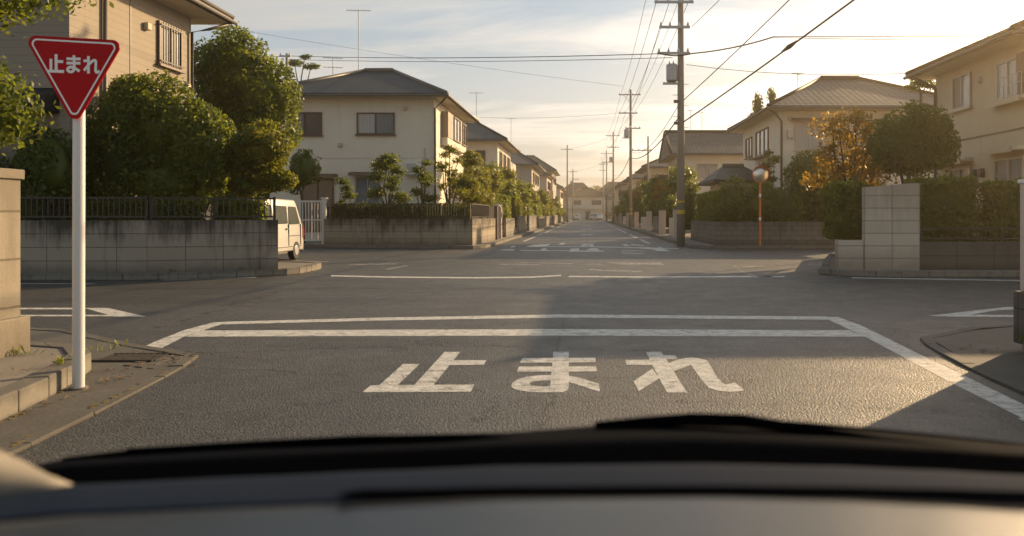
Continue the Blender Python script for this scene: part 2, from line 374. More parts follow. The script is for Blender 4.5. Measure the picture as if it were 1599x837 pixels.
# ------------------------------------------------------------------ foliage
def ico(sub):
    bm = bmesh.new(); bmesh.ops.create_icosphere(bm, subdivisions=sub, radius=1)
    v = np.array([p.co[:] for p in bm.verts]); f = np.array([[q.index for q in p.verts] for p in bm.faces]); bm.free()
    return v, f
ICO = {2: ico(2), 3: ico(3)}
def lump(d, seed, k=1.0):
    s = seed * 1.7
    return (np.sin(d[:, 0]*3.1*k + s) * np.cos(d[:, 1]*3.7*k + s*2.1) + np.sin(d[:, 2]*4.3*k + s*.7 + d[:, 0]*2.2*k) + .6*np.sin(d[:, 1]*7.9*k+s*3+d[:, 2]*6.1*k)) / 2.6
def crown(name, blobs, leaf, m, parent, dens=2.2, core=.64, amp=.14, depth=.20, boxes=(), spread=.0):
    """one mesh: many small folded leaves through the outer volume of lumpy blobs (cx,cy,cz,rx,ry,rz) and of clipped boxes (x0,x1,y0,y1,z0,z1)"""
    V, Fc = [], []; base = 0
    P_, Nn = [], []
    for bi, (cx, cy, cz, rx, ry, rz) in enumerate(blobs):
        sd = rng.random() * 10
        area = 4 * math.pi * ((rx*ry)**1.6/3 + (rx*rz)**1.6/3 + (ry*rz)**1.6/3) ** (1/1.6)
        n = int(dens * area / (.5 * leaf * leaf))
        rm = (rx*ry*rz) ** (1/3); sg = max(.09, leaf*1.7) / rm
        kc = max(12, int(area / (max(.09, leaf*1.7) * 2.1) ** 2 * 1.15))
        dc = rng.normal(size=(kc, 3)); dc /= np.linalg.norm(dc, axis=1)[:, None]
        rc = 1 + amp * lump(dc, sd) + (.28*sg) * rng.normal(size=kc)
        ix = rng.integers(0, kc, n)
        d = dc[ix] + rng.normal(size=(n, 3)) * sg * .75; d /= np.linalg.norm(d, axis=1)[:, None]
        rr = rc[ix] - depth * np.abs(rng.normal(size=n)) * (1 + 2.0*np.linalg.norm(d-dc[ix], axis=1)) + spread * rng.random(n) ** 4
        loose = rng.random(n) < .22
        rr[loose] = 1 + amp * lump(d[loose], sd) - 1.5*depth * np.abs(rng.normal(size=loose.sum()))
        p = d * rr[:, None] * np.array([rx, ry, rz]) + np.array([cx, cy, cz])
        nn = d / np.array([rx, ry, rz]); nn /= np.linalg.norm(nn, axis=1)[:, None]
        keep = np.ones(n, bool)
        for bj, (ax, ay, az, sx, sy, sz) in enumerate(blobs):
            if bj != bi: keep &= (((p - np.array([ax, ay, az])) / np.array([sx, sy, sz])) ** 2).sum(1) > .62
        P_.append(p[keep]); Nn.append(nn[keep])
        if core:
            iv, jf = ICO[3 if max(rx, rz) > .6 else 2]
            r2 = core * (1 + amp * lump(iv, sd))
            V.append(iv * r2[:, None] * np.array([rx, ry, rz]) + np.array([cx, cy, cz])); Fc.append(('t', jf + base)); base += len(iv)
    for (x0, x1, y0, y1, z0, z1) in boxes:
        sx, sy, sz = x1-x0, y1-y0, z1-z0
        for ax, (ar, fixed) in enumerate(((sy*sz, 0), (sx*sz, 1), (sx*sy, 2))):
            for side in ((0, 1) if fixed < 2 else (1,)):
                n = int(dens * ar / (.5 * leaf * leaf))
                q = rng.random((n, 3)); q[:, fixed] = side
                ed = np.ones(n)
                for k in range(3):
                    if k != fixed: ed *= 1 - .6 * np.clip(1 - np.minimum(q[:, k], 1-q[:, k]) * (sx, sy, sz)[k] / .12, 0, 1) ** 2
                p = q * np.array([sx, sy, sz]) + np.array([x0, y0, z0])
                nn = np.zeros((n, 3)); nn[:, fixed] = 1 if side else -1
                off = (.045 * lump(p * 1.3, x0 + fixed, 1.0) + .055 * lump(p * 2.3, y0 + fixed, 2.2) - .065 * np.abs(rng.normal(size=n)) - (1 - ed) * .10 + .10 * rng.random(n) ** 6)
                P_.append(p + nn * off[:, None]); Nn.append(nn)
        if core:
            c8 = np.array([[x0+.09, y0+.09, z0], [x1-.09, y0+.09, z0], [x1-.09, y1-.09, z0], [x0+.09, y1-.09, z0]])
            top = c8.copy(); top[:, 2] = z1 - .1
            V.append(np.vstack([c8, top])); Fc.append(('q', np.array([(0,3,2,1),(4,5,6,7),(0,1,5,4),(1,2,6,5),(2,3,7,6),(3,0,4,7)]) + base)); base += 8
    p = np.vstack(P_); nn = np.vstack(Nn); n = len(p)
    nrm = nn * .7 + rng.normal(size=(n, 3)) * .55; nrm /= np.linalg.norm(nrm, axis=1)[:, None]
    ax = rng.normal(size=(n, 3)) + np.array([0, 0, -.35]); ax -= nrm * (ax * nrm).sum(1)[:, None]; ax /= np.linalg.norm(ax, axis=1)[:, None]
    sd_ = np.cross(nrm, ax)
    sz = leaf * (.6 + .8 * rng.random(n))[:, None]
    q = np.empty((n, 4, 3))
    q[:, 0] = p - ax*sz*.55; q[:, 1] = p + sd_*sz*.30 + nrm*sz*.10; q[:, 2] = p + ax*sz*.55; q[:, 3] = p - sd_*sz*.30 + nrm*sz*.10
    V.append(q.reshape(-1, 3)); Fc.append(('q', np.arange(4*n).reshape(-1, 4) + base)); base += 4*n
    allv = np.vstack(V).astype(np.float32)
    loops = np.concatenate([x.ravel() for _, x in Fc]).astype(np.int32)
    tot = np.concatenate([np.full(len(x), 3 if k == 't' else 4) for k, x in Fc]).astype(np.int32)
    st = np.concatenate([[0], np.cumsum(tot)[:-1]]).astype(np.int32)
    me = bpy.data.meshes.new(name)
    me.vertices.add(len(allv)); me.vertices.foreach_set('co', allv.ravel())
    me.loops.add(len(loops)); me.loops.foreach_set('vertex_index', loops)
    me.polygons.add(len(tot)); me.polygons.foreach_set('loop_start', st); me.polygons.foreach_set('loop_total', tot)
    me.update(calc_edges=True); me.validate()
    me.materials.append(MT[m])
    o = bpy.data.objects.new(name, me); COL.objects.link(o)
    if parent: o.parent = parent
    return o
def off(blobs, loc): return [(a-loc[0], b-loc[1], c-loc[2], *r) for a, b, c, *r in blobs]
def limbs(mb, base, tips, r0, mid=.5, wob=.12):
    base = Vector(base)
    for t in tips:
        t = Vector(t); m = base.lerp(t, mid) + Vector((rng.normal()*wob, rng.normal()*wob, .1))
        mb.tube([base, base.lerp(m, .5), m, t], [r0, r0*.8, r0*.6, r0*.25], 7)

def tree(name, label, cat, loc, blobs, leaf, m, trunk_r=.1, fork=None, group=None, dens=2.2, core=.64, amp=.14, depth=.20, spread=0.0):
    """a trunk with limbs reaching into each clump of the crown; blobs in world coordinates"""
    t = thing(name, label, cat, loc, group=group)
    b = off(blobs, loc)
    zmin = min(c[2]-c[5] for c in b); fk = fork if fork is not None else max(.25, zmin*.75)
    mb = MB(); mb.tube([(0, 0, -.05), (.02, .01, fk*.5), (0, 0, fk)], [trunk_r*1.25, trunk_r, trunk_r*.9], 8)
    limbs(mb, (0, 0, fk-.03), [(c[0], c[1], c[2] + c[5]*.2) for c in b], trunk_r*.7)
    mb.build('trunk', 'bark', t, smooth=True)
    crown('crown', b, leaf, m, t, dens, core, amp, depth, spread=spread)
    return t

def hedge(name, label, loc, boxes=(), blobs=(), leaf=.07, m='leaf', group=None, dens=2.2):
    t = thing(name, label, 'hedge', loc, group=group)
    crown('foliage', off(blobs, loc), leaf, m, t, dens, boxes=[(a-loc[0], b-loc[0], c-loc[1], d-loc[1], e-loc[2], f-loc[2]) for a, b, c, d, e, f in boxes])
    return t

# ------------------------------------------------------------------ walls, fences, houses
def block_wall(label, p0, p1, z0, z1, m, thick=.15, cap=None, group=None, name='block_wall', foot=None):
    """a wall from p0 to p1; its front face lies on the line, its own x axis runs along it"""
    d = Vector((p1[0]-p0[0], p1[1]-p0[1])); ln = d.length
    t = thing(name, label, 'wall', (p0[0], p0[1], z0), math.atan2(d.y, d.x), group)
    MB().box(0, ln, 0, thick, 0, z1-z0).build('wall', m, t)
    if cap: MB().box(-.02, ln+.02, -.025, thick+.025, z1-z0+.002, z1-z0+cap).build('coping', m, t, bevel=.008)
    if foot: MB().box(-.01, ln+.01, -foot[0], -.002, -.02, foot[1]).build('footing', m, t, bevel=.01)
    return t
def bar_fence(label, p0, p1, z, h, m='dark_metal', gap=.11, bar=.022, group=None, name='metal_fence', posts=None, back=.07):
    d = Vector((p1[0]-p0[0], p1[1]-p0[1])); ln = d.length
    t = thing(name, label, 'fence', (p0[0], p0[1], z), math.atan2(d.y, d.x), group)
    mb = MB()
    mb.box(0, ln, back-.018, back+.018, h-.035, h); mb.box(0, ln, back-.015, back+.015, .05, .085)
    n = int(ln / gap)
    for i in range(1, n): x = i*ln/n; mb.box(x-bar/2, x+bar/2, back-bar/2, back+bar/2, .085, h-.035)
    mb.build('railing', m, t)
    k = posts if posts else max(2, int(ln/2)+1)
    for i in range(k):
        x = min(max(i*ln/(k-1), .03), ln-.03)
        MB().box(x-.028, x+.028, back-.028+.06, back+.028+.06, 0, h+.02).build('post', m, t)
    return t

def facebox(mb, face, p, u0, u1, d0, d1, z0, z1):
    if face == '-Y': mb.box(u0, u1, p-d1, p-d0, z0, z1)
    elif face == '+X': mb.box(p+d0, p+d1, u0, u1, z0, z1)
    elif face == '-X': mb.box(p-d1, p-d0, u0, u1, z0, z1)
    return mb
def window(par, face, p, u0, u1, z0, z1, frame='brown_frame', glass='glass_dark', mull=1, sill=True, grille=False, fw=.06, dep=.07, glass2=None, label=None):
    mb = MB()
    for a in ((u0, u1, z1-fw, z1), (u0, u1, z0, z0+fw), (u0, u0+fw, z0+fw, z1-fw), (u1-fw, u1, z0+fw, z1-fw)):
        facebox(mb, face, p, a[0], a[1], 0, dep, a[2], a[3])
    for i in range(mull):
        um = u0 + (u1-u0)*(i+1)/(mull+1); facebox(mb, face, p, um-fw*.45, um+fw*.45, 0, dep*.9, z0+fw, z1-fw)
    fr = mb.build('window', frame, par, world=True)
    if label: fr['label'] = label
    k = mull + 1
    for i in range(k):
        a = u0 + (u1-u0)*i/k + .03; b = u0 + (u1-u0)*(i+1)/k - .03
        facebox(MB(), face, p, a, b, .004, .022, z0+.03, z1-.03).build('pane', (glass2 if glass2 and i % 2 else glass), fr, world=True)
    if sill: facebox(MB(), face, p, u0-.06, u1+.06, 0, dep+.06, z0-.06, z0-.003).build('sill', frame, fr, world=True)
    if grille:
        g = MB(); n = int((u1-u0)/.11)
        for i in range(1, n): u = u0+(u1-u0)*i/n; facebox(g, face, p, u-.012, u+.012, dep+.02, dep+.045, z0+.02, z1-.02)
        facebox(g, face, p, u0, u1, dep+.0205, dep+.0445, z1-.1, z1-.07); facebox(g, face, p, u0, u1, dep+.0205, dep+.0445, z0+.07, z0+.1)
        g.build('grille', 'dark_metal', fr, world=True)
    return fr
def canopy(par, face, p, u0, u1, z, d=.45, m='trim'):
    mb = MB(); facebox(mb, face, p, u0, u1, 0, d, z, z+.05); facebox(mb, face, p, u0, u1, d-.03, d+.002, z-.06, z+.08); facebox(mb, face, p, u0+.03, u1-.03, .002, d*.6, z+.052, z+.11)
    return mb.build('canopy', m, par, world=True)

def roofmesh(ex0, ex1, ey0, ey1, z, rz, ridge, th=.13):
    """hip or gable roof; ridge=(x0,y0,x1,y1). Top faces carry uv in metres (u along the eave, v up the slope)."""
    mb = MB(); A, B, C_, D = (ex0, ey0), (ex1, ey0), (ex1, ey1), (ex0, ey1)
    r0 = (ridge[0], ridge[1], rz); r1 = (ridge[2], ridge[3], rz)
    along_x = abs(ridge[2]-ridge[0]) >= abs(ridge[3]-ridge[1])
    e = [(x, y, z+th) for x, y in (A, B, C_, D)]
    if along_x: faces = [[e[0], e[1], r1, r0], [e[2], e[3], r0, r1], [e[1], e[2], r1], [e[3], e[0], r0]]
    else: faces = [[e[0], e[1], r0], [e[1], e[2], r1, r0], [e[2], e[3], r1], [e[3], e[0], r0, r1]]
    for f in faces:
        a, b = Vector(f[0]), Vector(f[1]); u = (b-a).normalized()
        nrm = u.cross(Vector(f[2])-a)
        if nrm.length < 1e-6: continue
        w = nrm.normalized().cross(u)
        mb.poly(f, [((Vector(q)-a).dot(u), (Vector(q)-a).dot(w)) for q in f])
    pts = [(x, y, z) for x, y in (A, B, C_, D)]
    for i in range(4):
        j = (i+1) % 4; mb.poly([pts[i], pts[j], e[j], e[i]], [(0, 0), (1, 0), (1, .1), (0, .1)])
    mb.poly(pts[::-1], [(0, 0)]*4)
    return mb
def house(label, x0, x1, y0, y1, ez, rz, ridge, wall, tile, oh=.7, name='house', cat='house', group=None, gutter=True, base=0.05):
    t = thing(name, label, cat, ((x0+x1)/2, (y0+y1)/2, base), group=group)
    MB().box(x0, x1, y0, y1, base, ez).build('wall', wall, t, world=True)
    ex0, ex1, ey0, ey1 = x0-oh, x1+oh, y0-oh, y1+oh
    rf = roofmesh(ex0, ex1, ey0, ey1, ez+.004, rz, ridge).build('roof', tile, t, world=True)
    MB().box(ex0+.05, ex1-.05, ey0+.05, ey1-.05, ez-.035, ez-.001).build('soffit', 'soffit', rf, world=True)
    if gutter:
        g = MB()
        for a, b in (((ex0-.05, ey0-.05), (ex1+.05, ey0-.05)), ((ex1+.05, ey0-.05), (ex1+.05, ey1+.05)), ((ex0-.05, ey1+.05), (ex0-.05, ey0-.05))):
            g.tube([(*a, ez+.03), (*b, ez+.03)], .055, 8)
        g.build('gutter', 'fascia', rf, world=True)
    c = MB()
    c.tube([(ridge[0], ridge[1], rz+.02), (ridge[2], ridge[3], rz+.03)], .15, 8)
    cs = [(ex0, ey0), (ex1, ey0), (ex1, ey1), (ex0, ey1)]
    for (x, y) in cs:
        r = min(((ridge[0], ridge[1]), (ridge[2], ridge[3])), key=lambda q: (q[0]-x)**2+(q[1]-y)**2)
        c.tube([(x, y, ez+.13), (r[0], r[1], rz+.02)], .105, 8)
    c.build('ridge_cap', tile if isinstance(tile, str) and tile != 'tile' else 'fascia', rf, world=True, smooth=True)
    return t
def pipe(par, pts, r=.04, m='fascia'): return MB().tube(pts, r, 8).build('downpipe', m, par, world=True, smooth=True)
def antenna(par, x, y, z0, z1, w=1.1, n=6, rot=.3, two=False):
    mb = MB(); mb.tube([(x, y, z0), (x, y, z1)], .022, 6)
    c, s = math.cos(rot), math.sin(rot)
    for zz in ([z1-.06, z1-.55] if two else [z1-.06]):
        mb.tube([(x-c*w/2, y-s*w/2, zz), (x+c*w/2, y+s*w/2, zz+.04)], .014, 5)
        for i in range(n):
            q = -w/2+w*(i+.5)/n; l = .22+.08*(i % 2)
            mb.tube([(x+c*q+s*l, y+s*q-c*l, zz+.02), (x+c*q-s*l, y+s*q+c*l, zz+.02)], .009, 4)
    mb.build('antenna', 'steel', par, world=True)

def ac_unit(par, face, p, u, z):
    f = facebox(MB(), face, p, u-.38, u+.38, .06, .36, z, z+.56).build('air_conditioner', 'white', par, world=True, bevel=.012)
    gm = MB()
    for i in range(9): facebox(gm, face, p, u-.33, u+.12, .362, .372, z+.07+i*.05, z+.085+i*.05)
    gm.build('fan_grille', 'fascia', f, world=True)
    facebox(MB(), face, p, u-.34, u+.34, 0.002, .34, z-.06, z-.004).build('shelf', 'steel', f, world=True)
    facebox(MB(), face, p, u+.42, u+.48, .002, .05, z+.1, z+1.25).build('pipe_cover', 'soffit', f, world=True)
def fittings(par, face, p, meter=None, vents=()):
    if meter: facebox(MB(), face, p, meter[0]-.13, meter[0]+.13, .002, .14, meter[1], meter[1]+.38).build('meter_box', 'steel', par, world=True, bevel=.01)
    for u, z in vents: facebox(MB(), face, p, u-.09, u+.09, .002, .12, z, z+.18).build('vent_hood', 'soffit', par, world=True, bevel=.02)

# ================================================================== SETTING
struct('ground', MB().poly([(-480, -90, 0), (480, -90, 0), (480, 640, 0), (-480, 640, 0)]), 'ground')
struct('road', MB().poly([(-140, -60, .004), (140, -60, .004), (140, 198, .004), (-140, 198, .004)]), 'asphalt')

def stones(kerb, w, h, ln_=.3, z0=0.0, jit=.004):
    mb = MB(); P = [Vector(p) for p in kerb]; path = []
    for i in range(len(P)-1):
        p0 = P[max(i-1, 0)]; p1, p2 = P[i], P[i+1]; p3 = P[min(i+2, len(P)-1)]; ln = (p2-p1).length
        if ln > 8 or (i > 0 and (p1-p0).length > 8): p0 = p1 - (p2-p1)
        if (p3-p2).length > 8: p3 = p2 + (p2-p1)
        k = max(1, int(ln/ln_))
        for j in range(k):
            t = j/k
            path.append(.5*((2*p1)+(p2-p0)*t+(2*p0-5*p1+4*p2-p3)*t*t+(3*p1-p0-3*p2+p3)*t**3) if ln < 8 else p1.lerp(p2, t))
    path.append(P[-1])
    for i, (a, b) in enumerate(zip(path[:-1], path[1:])):
        d = (b-a).normalized(); n = Vector((-d.y, d.x)); g = d*.004 if i % 2 else d*0
        j = jit*rng.normal()
        mb.prism([tuple(a-n*(.012+.004*rng.random())+g), tuple(b-n*(.012+.004*rng.random())-d*.003), tuple(b+n*w-d*.003), tuple(a+n*w+g)], .0, h+j)
    return mb
def pave(pts, h=.12, kerb=None, m='pavement'):
    struct('pavement', MB().prism(pts, .001, h), m)
    if kerb:
        mb = stones(kerb, .15, h+.015)
        struct('kerb', mb, 'kerb', bevel=.012)
# near corner on the passenger side
K1 = [(-3.62, -9), (-3.64, 4.6), (-3.80, 5.4), (-4.12, 6.35), (-4.45, 6.75), (-5.2, 6.95), (-60, 7.2)]
pave(K1 + [(-60, -9)], .15, K1)
gut = [(-3.05, -9), (-3.19, 4.3), (-3.36, 5.6), (-3.50, 6.5), (-3.60, 6.95), (-4.37, 7.42), (-5.78, 8.45), (-6.5, 8.66), (-60, 8.75), (-60, 7.0), (-5.2, 6.95), (-4.45, 6.75), (-4.12, 6.35), (-3.8, 5.4), (-3.64, 4.6), (-3.62, -9)]
struct('gutter', MB().prism(gut, .001, .022), 'gutter')
# the far corner beyond the cross road with the blocks of the house on the passenger side
K2 = [(-60, 14.95), (-8.9, 15.2), (-7.6, 15.75), (-6.5, 16.55), (-6.35, 17.3), (-6.5, 18.7), (-7.3, 19.2), (-10.3, 19.3)]
pave(K2 + [(-10.3, 26.5), (-60, 26.5)], .13, K2)
K3 = [(-60, 30.6), (-10.6, 30.4), (-5.0, 29.25), (-4.35, 29.3), (-4.0, 30.0), (-3.85, 60), (-3.75, 196)]
pave(K3 + [(-60, 196)], .12, K3)
K4 = [(10.5, 28.4), (7.75, 24.2), (5.3, 17.4), (5.25, 16.75), (5.6, 16.2), (6.2, 15.95), (60, 15.8)]
pave(K4 + [(60, 28.4)], .12, K4)
K5 = [(3.7, 196), (3.85, 60), (4.0, 30.3), (4.5, 29.3), (60, 29.1)]
pave(K5 + [(60, 196)], .12, K5)
K6 = [(60, 7.75), (5.2, 7.5), (4.45, 7.42), (4.08, 7.2), (3.92, 6.7), (3.84, 5.0), (3.8, -9)]
pave(K6 + [(60, -9)], .09, K6)
gut2 = [(3.1, -9), (3.2, 5.0), (3.3, 6.6), (3.55, 7.95), (4.15, 8.45), (4.95, 8.85), (60, 9.05), (60, 7.75), (5.2, 7.5), (4.45, 7.42), (4.08, 7.2), (3.92, 6.7), (3.84, 5.0), (3.8, -9)]
struct('gutter', MB().prism(gut2, .001, .022), 'gutter')
struct('kerb', stones([(-2.93, -6), (-3.07, 3.0), (-3.13, 4.3), (-3.30, 5.6), (-3.44, 6.5), (-3.56, 7.0), (-4.34, 7.50), (-5.05, 8.0), (-5.76, 8.53), (-6.5, 8.74)], .10, .028, .45, jit=.003), 'gutter', bevel=.006)
struct('kerb', stones([(8.0, 8.95), (4.95, 8.93), (4.12, 8.53), (3.48, 8.02), (3.22, 6.6), (3.12, 5.0), (3.02, -6)], .10, .028, .45, jit=.003), 'gutter', bevel=.006)
# curved joint strips where the corner slabs dip to the gutter recess
for k_ in range(3):
    r_ = .34+.17*k_
    struct('gutter', stones([(-4.15+r_*math.cos(t)*.9, 6.62+r_*math.sin(t)*.75) for t in np.linspace(-.5, 1.9, 9)], .07, .030-.002*k_, .16, jit=.002), 'gutter', bevel=.004)
# dark metal slats standing in for the shadow in the corner gutter recess
dr = MB()
for i in range(9): dr.box(-4.30+i*.055, -4.265+i*.055, 6.72, 7.02, .024, .036)
dr.box(-4.33, -3.80, 6.69, 6.719, .023, .038); dr.box(-4.33, -3.80, 7.021, 7.05, .023, .038)
tag(dr.build('gutter_shade_bars', 'dark_metal'), 'dark bars standing in for shadow in the kerb gutter behind the stop sign post', 'gutter shade')
# moss growing along the gutter joint
ms = MB()
mp = [(-3.05, 2.5), (-3.19, 4.3), (-3.36, 5.6), (-3.50, 6.5), (-3.60, 6.95), (-4.37, 7.42), (-5.78, 8.45)]
mk = [(-3.55, 3.0), (-3.57, 4.6), (-3.74, 5.4), (-4.06, 6.35)]
for line in (mp, mk):
    for a, b in zip(line[:-1], line[1:]):
        a, b = Vector(a), Vector(b); n = int((b-a).length/.05)
        for i in range(n):
            if rng.random() < .55:
                p = a.lerp(b, (i+rng.random())/n) + Vector((rng.normal()*.012, rng.normal()*.012)); r = .006+.016*rng.random()**2
                ms.prism([(p.x+r*math.cos(t)*(.7+.6*rng.random()), p.y+1.5*r*math.sin(t)*(.7+.6*rng.random())) for t in np.linspace(0, 2*math.pi, 6)[:-1]], .004, .0245+.005*rng.random())
tag(ms.build('moss', 'moss'), kind='stuff')

fl = MB()
def litter(n, f):
    for i in range(n):
        x, y, z = f(); a = rng.random()*6.28; l = .012+.018*rng.random(); c_, s_ = math.cos(a)*l, math.sin(a)*l
        fl.poly([(x-c_, y-s_, z+.002), (x+s_*.5, y-c_*.5, z+.007), (x+c_, y+s_, z+.004), (x-s_*.5, y+c_*.5, z+.009)])
litter(90, lambda: (-3.60-.35*rng.random()**2, 3.0+3.2*rng.random(), .03)); litter(60, lambda: (-3.9+.6*rng.normal()*.5, 6.75+.25*rng.normal(), .03))
litter(50, lambda: (3.75+.10*rng.normal(), 4.5+3.0*rng.random(), .03)); litter(50, lambda: (-4.35+.3*rng.random(), 2+4.4*rng.random(), .17)); litter(70, lambda: (-6.3-4*rng.random(), 15.3+.9*rng.random()**2, .15) if rng.random() < .3 else (-7+.6*rng.random(), 16.0+.5*rng.random(), .15))
tag(fl.build('fallen_leaves', 'litter', flip=False), kind='stuff')
wd = MB()
for cx_, cy_, n in ((-4.02, 5.9, 16), (-4.68, 5.2, 14), (-4.66, 6.3, 16), (-4.1, 6.6, 12), (-4.68, 4.4, 12), (4.03, 7.0, 16), (4.1, 6.85, 12), (-7.2, 16.0, 12), (-8.4, 15.55, 14)):
    for i in range(n):
        a = rng.random()*6.28; h_ = .03+.06*rng.random(); l = .03+.05*rng.random(); x = cx_+.05*rng.normal(); y = cy_+.05*rng.normal(); z = .15
        wd.poly([(x-.004*math.sin(a), y+.004*math.cos(a), z), (x+.004*math.sin(a), y-.004*math.cos(a), z), (x+l*.6*math.cos(a)+.006*math.sin(a), y+l*.6*math.sin(a)-.006*math.cos(a), z+h_*.8), (x+l*math.cos(a), y+l*math.sin(a), z+h_)])
tag(wd.build('weeds', 'leaf', flip=False), kind='stuff')

# ------------------------------------------------------------------ painted markings
MZ = [.0056]
def mark(mb, pts, world=False):
    MZ[0] = .0056 + (MZ[0] + .00006 - .0056) % .0012
    mb.poly([((*p,) if world else G(*p)) + (MZ[0],) for p in pts])
def rect(mb, x0, x1, y0, y1): mark(mb, [(x0, y0), (x1, y0), (x1, y1), (x0, y1)], True)
mb = MB()
mark(mb, [(207,551),(240,535),(288,516),(333,504),(358,503),(313,518),(286,527),(240,551)])
mark(mb, [(300,522.5),(316,516.8),(600,515.6),(880,514.6),(1326,516.4),(1352,526.5),(880,524.8),(600,525.2),(290,526.6)])
mark(mb, [(352,503),(600,496.5),(880,491.5),(1290,495),(1296,500),(880,496.5),(600,501),(345,507.3)])
mark(mb, [(1284,496),(1308,495.6),(1345,509),(1440,556),(1599,633),(1599,655.5),(1480,596),(1352,527),(1296,501)])
rect(mb, 2.74, 2.99, -8, 4.9)
tag(mb.build('stop_line', 'paint', flip=False), kind='structure')
mb = MB()
mark(mb, [(132,481.6),(168,481.4),(228,495),(180,495.4)])
rect(mb, -40, -7.0, 10.56, 10.74); rect(mb, -40, -5.9, 9.84, 9.98)
mark(mb, [(1450,494),(1570,480),(1612,480),(1612,483.6),(1560,484.6),(1515,492),(1612,492.6),(1612,496),(1490,495)])
rect(mb, 6.0, 40, 10.56, 10.74); rect(mb, 6.0, 40, 9.8, 9.95)
tag(mb.build('corner_marking', 'paint', flip=False), kind='structure')
def band(mb, pts, w):
    for (a, b), (c, d) in zip(pts[:-1], pts[1:]): mark(mb, [(a, b-w), (c, d-w), (c, d+w), (a, b+w)])
mb = MB()
band(mb, [(517,431),(600,433),(740,434.3),(830,433.2),(876,430.6)], 1.0); band(mb, [(888,432),(1000,433),(1225,432.4)], .9)
rect(mb, -60, -9.3, 14.45, 14.56); band(mb, [(254,437.6),(330,435.3),(400,433)], .6)
band(mb, [(1330,434.2),(1599,438.6)], .8); rect(mb, 8.6, 60, 15.1, 15.2)
tag(mb.build('edge_line', 'paint', flip=False), kind='structure')
mb = MB()
band(mb, [(475,409),(512,409.3)], .8); band(mb, [(545,413.8),(622,412.2)], .8); band(mb, [(636,415),(603,421)], 1.1)
band(mb, [(780,413),(842,413.4)], .7); band(mb, [(815,410.2),(895,412)], .5)
mark(mb, [(942,409.6),(1033,410.4),(1037,414.2),(972,413.2)]); band(mb, [(918,413),(940,413.6)], .7)
band(mb, [(920,421),(950,423.5),(1000,424.6)], .8); band(mb, [(945,422),(1004,424)], .5)
mark(mb, [(952,438),(1000,434.5),(1040,435.3),(985,438.8)])
band(mb, [(1145,416.4),(1196,416.6)], .7); band(mb, [(1152,419),(1164,427.5),(1180,431)], .7); band(mb, [(1182,431.6),(1205,432.2)], .9)
band(mb, [(1256,412.4),(1312,415.2)], .9); band(mb, [(1262,410.5),(1290,411)], .6)
band(mb, [(470,392),(640,391)], .5)
tag(mb.build('old_marking', 'paint_worn', flip=False), kind='structure')
# the far stop marking, written for drivers coming the other way
q = lambda pts: [(780+a/5.71, 370+b/5.71) for a, b in pts]
mb = MB()
for pts in ([(250,84),(300,70),(460,62),(430,80),(380,86)], [(527,68),(545,54),(588,52),(582,66),(560,69)], [(718,82),(742,64),(770,62),(800,68),(780,83)], [(800,64),(835,67),(842,84),(800,83)],
            [(1097,66),(1140,69),(1170,82),(1112,81)], [(1165,64),(1230,70),(1300,79),(1270,82),(1180,73)], [(93,92),(110,82),(142,81),(136,93)], [(0,120),(40,112),(132,111),(128,123)],
            [(362,120),(388,102),(412,103),(426,121)], [(614,132),(640,105),(712,104),(704,133)], [(770,119),(818,101),(876,103),(890,120)], [(712,122),(932,122),(926,132),(706,133)],
            [(1240,104),(1310,92),(1420,100),(1470,109),(1370,112)], [(1370,113),(1465,108),(1526,127),(1400,127)], [(1410,92),(1440,92),(1455,102),(1425,102)], [(1085,122),(1300,126),(1300,129),(1085,126)], [(1090,140),(1290,150),(1290,153),(1090,146)]):
    mark(mb, q(pts))
band(mb, [(822,385.3),(920,385.4),(1060,388.4)], .55); band(mb, [(813,391.3),(888,391.6)], .5)
tag(mb.build('far_road_lettering', 'paint', flip=False), kind='structure')
mb = MB()
for a, b in ((38, 47), (49, 54), (57, 75), (80, 120), (125, 190)): rect(mb, -3.25, -3.10, a, b)
for a, b in ((35, 41), (44, 52), (56, 78), (82, 118), (124, 190)): rect(mb, 2.72, 2.87, a, b)
rect(mb, -.45, .35, 50.5, 52.2); rect(mb, -.6, .3, 69, 71.5); rect(mb, -.4, .3, 92, 96)
tag(mb.build('lane_line', 'paint', flip=False), kind='structure')
# STOP written in Japanese on the near lane
mb = MB()
T1 = lambda pts: [(560+a/7.995, 540+b/7.995) for a, b in pts]
for p in ([(45,590),(150,503),(1445,493),(1400,583)], [(262,500),(555,235),(765,235),(490,498)], [(697,498),(1070,85),(1268,85),(938,496)], [(1133,250),(1183,188),(1595,188),(1565,248)]): mark(mb, T1(p))
T2 = lambda pts: [(780+a/7.995, 540+b/7.995) for a, b in pts]
for p in ([(285,163),(1195,158),(1203,215),(255,220)], [(245,268),(1205,265),(1220,330),(212,333)], [(672,80),(865,80),(866,530),(845,565),(790,586),(638,586),(632,512)],
          [(700,375),(560,375),(480,379),(350,393),(230,425),(165,468),(146,505),(150,525),(190,548),(270,568),(400,584),(540,589),(660,586),(650,512),(560,518),(470,515),(400,503),(373,480),(392,462),(440,448),(520,440),(640,440),(700,440)],
          [(640,375),(860,380),(1000,405),(1130,450),(1240,480),(1253,580),(1100,535),(980,495),(870,462),(760,445),(640,440)]): mark(mb, T2(p))
T3 = lambda pts: [(960+a/7.614, 540+b/7.614) for a, b in pts]
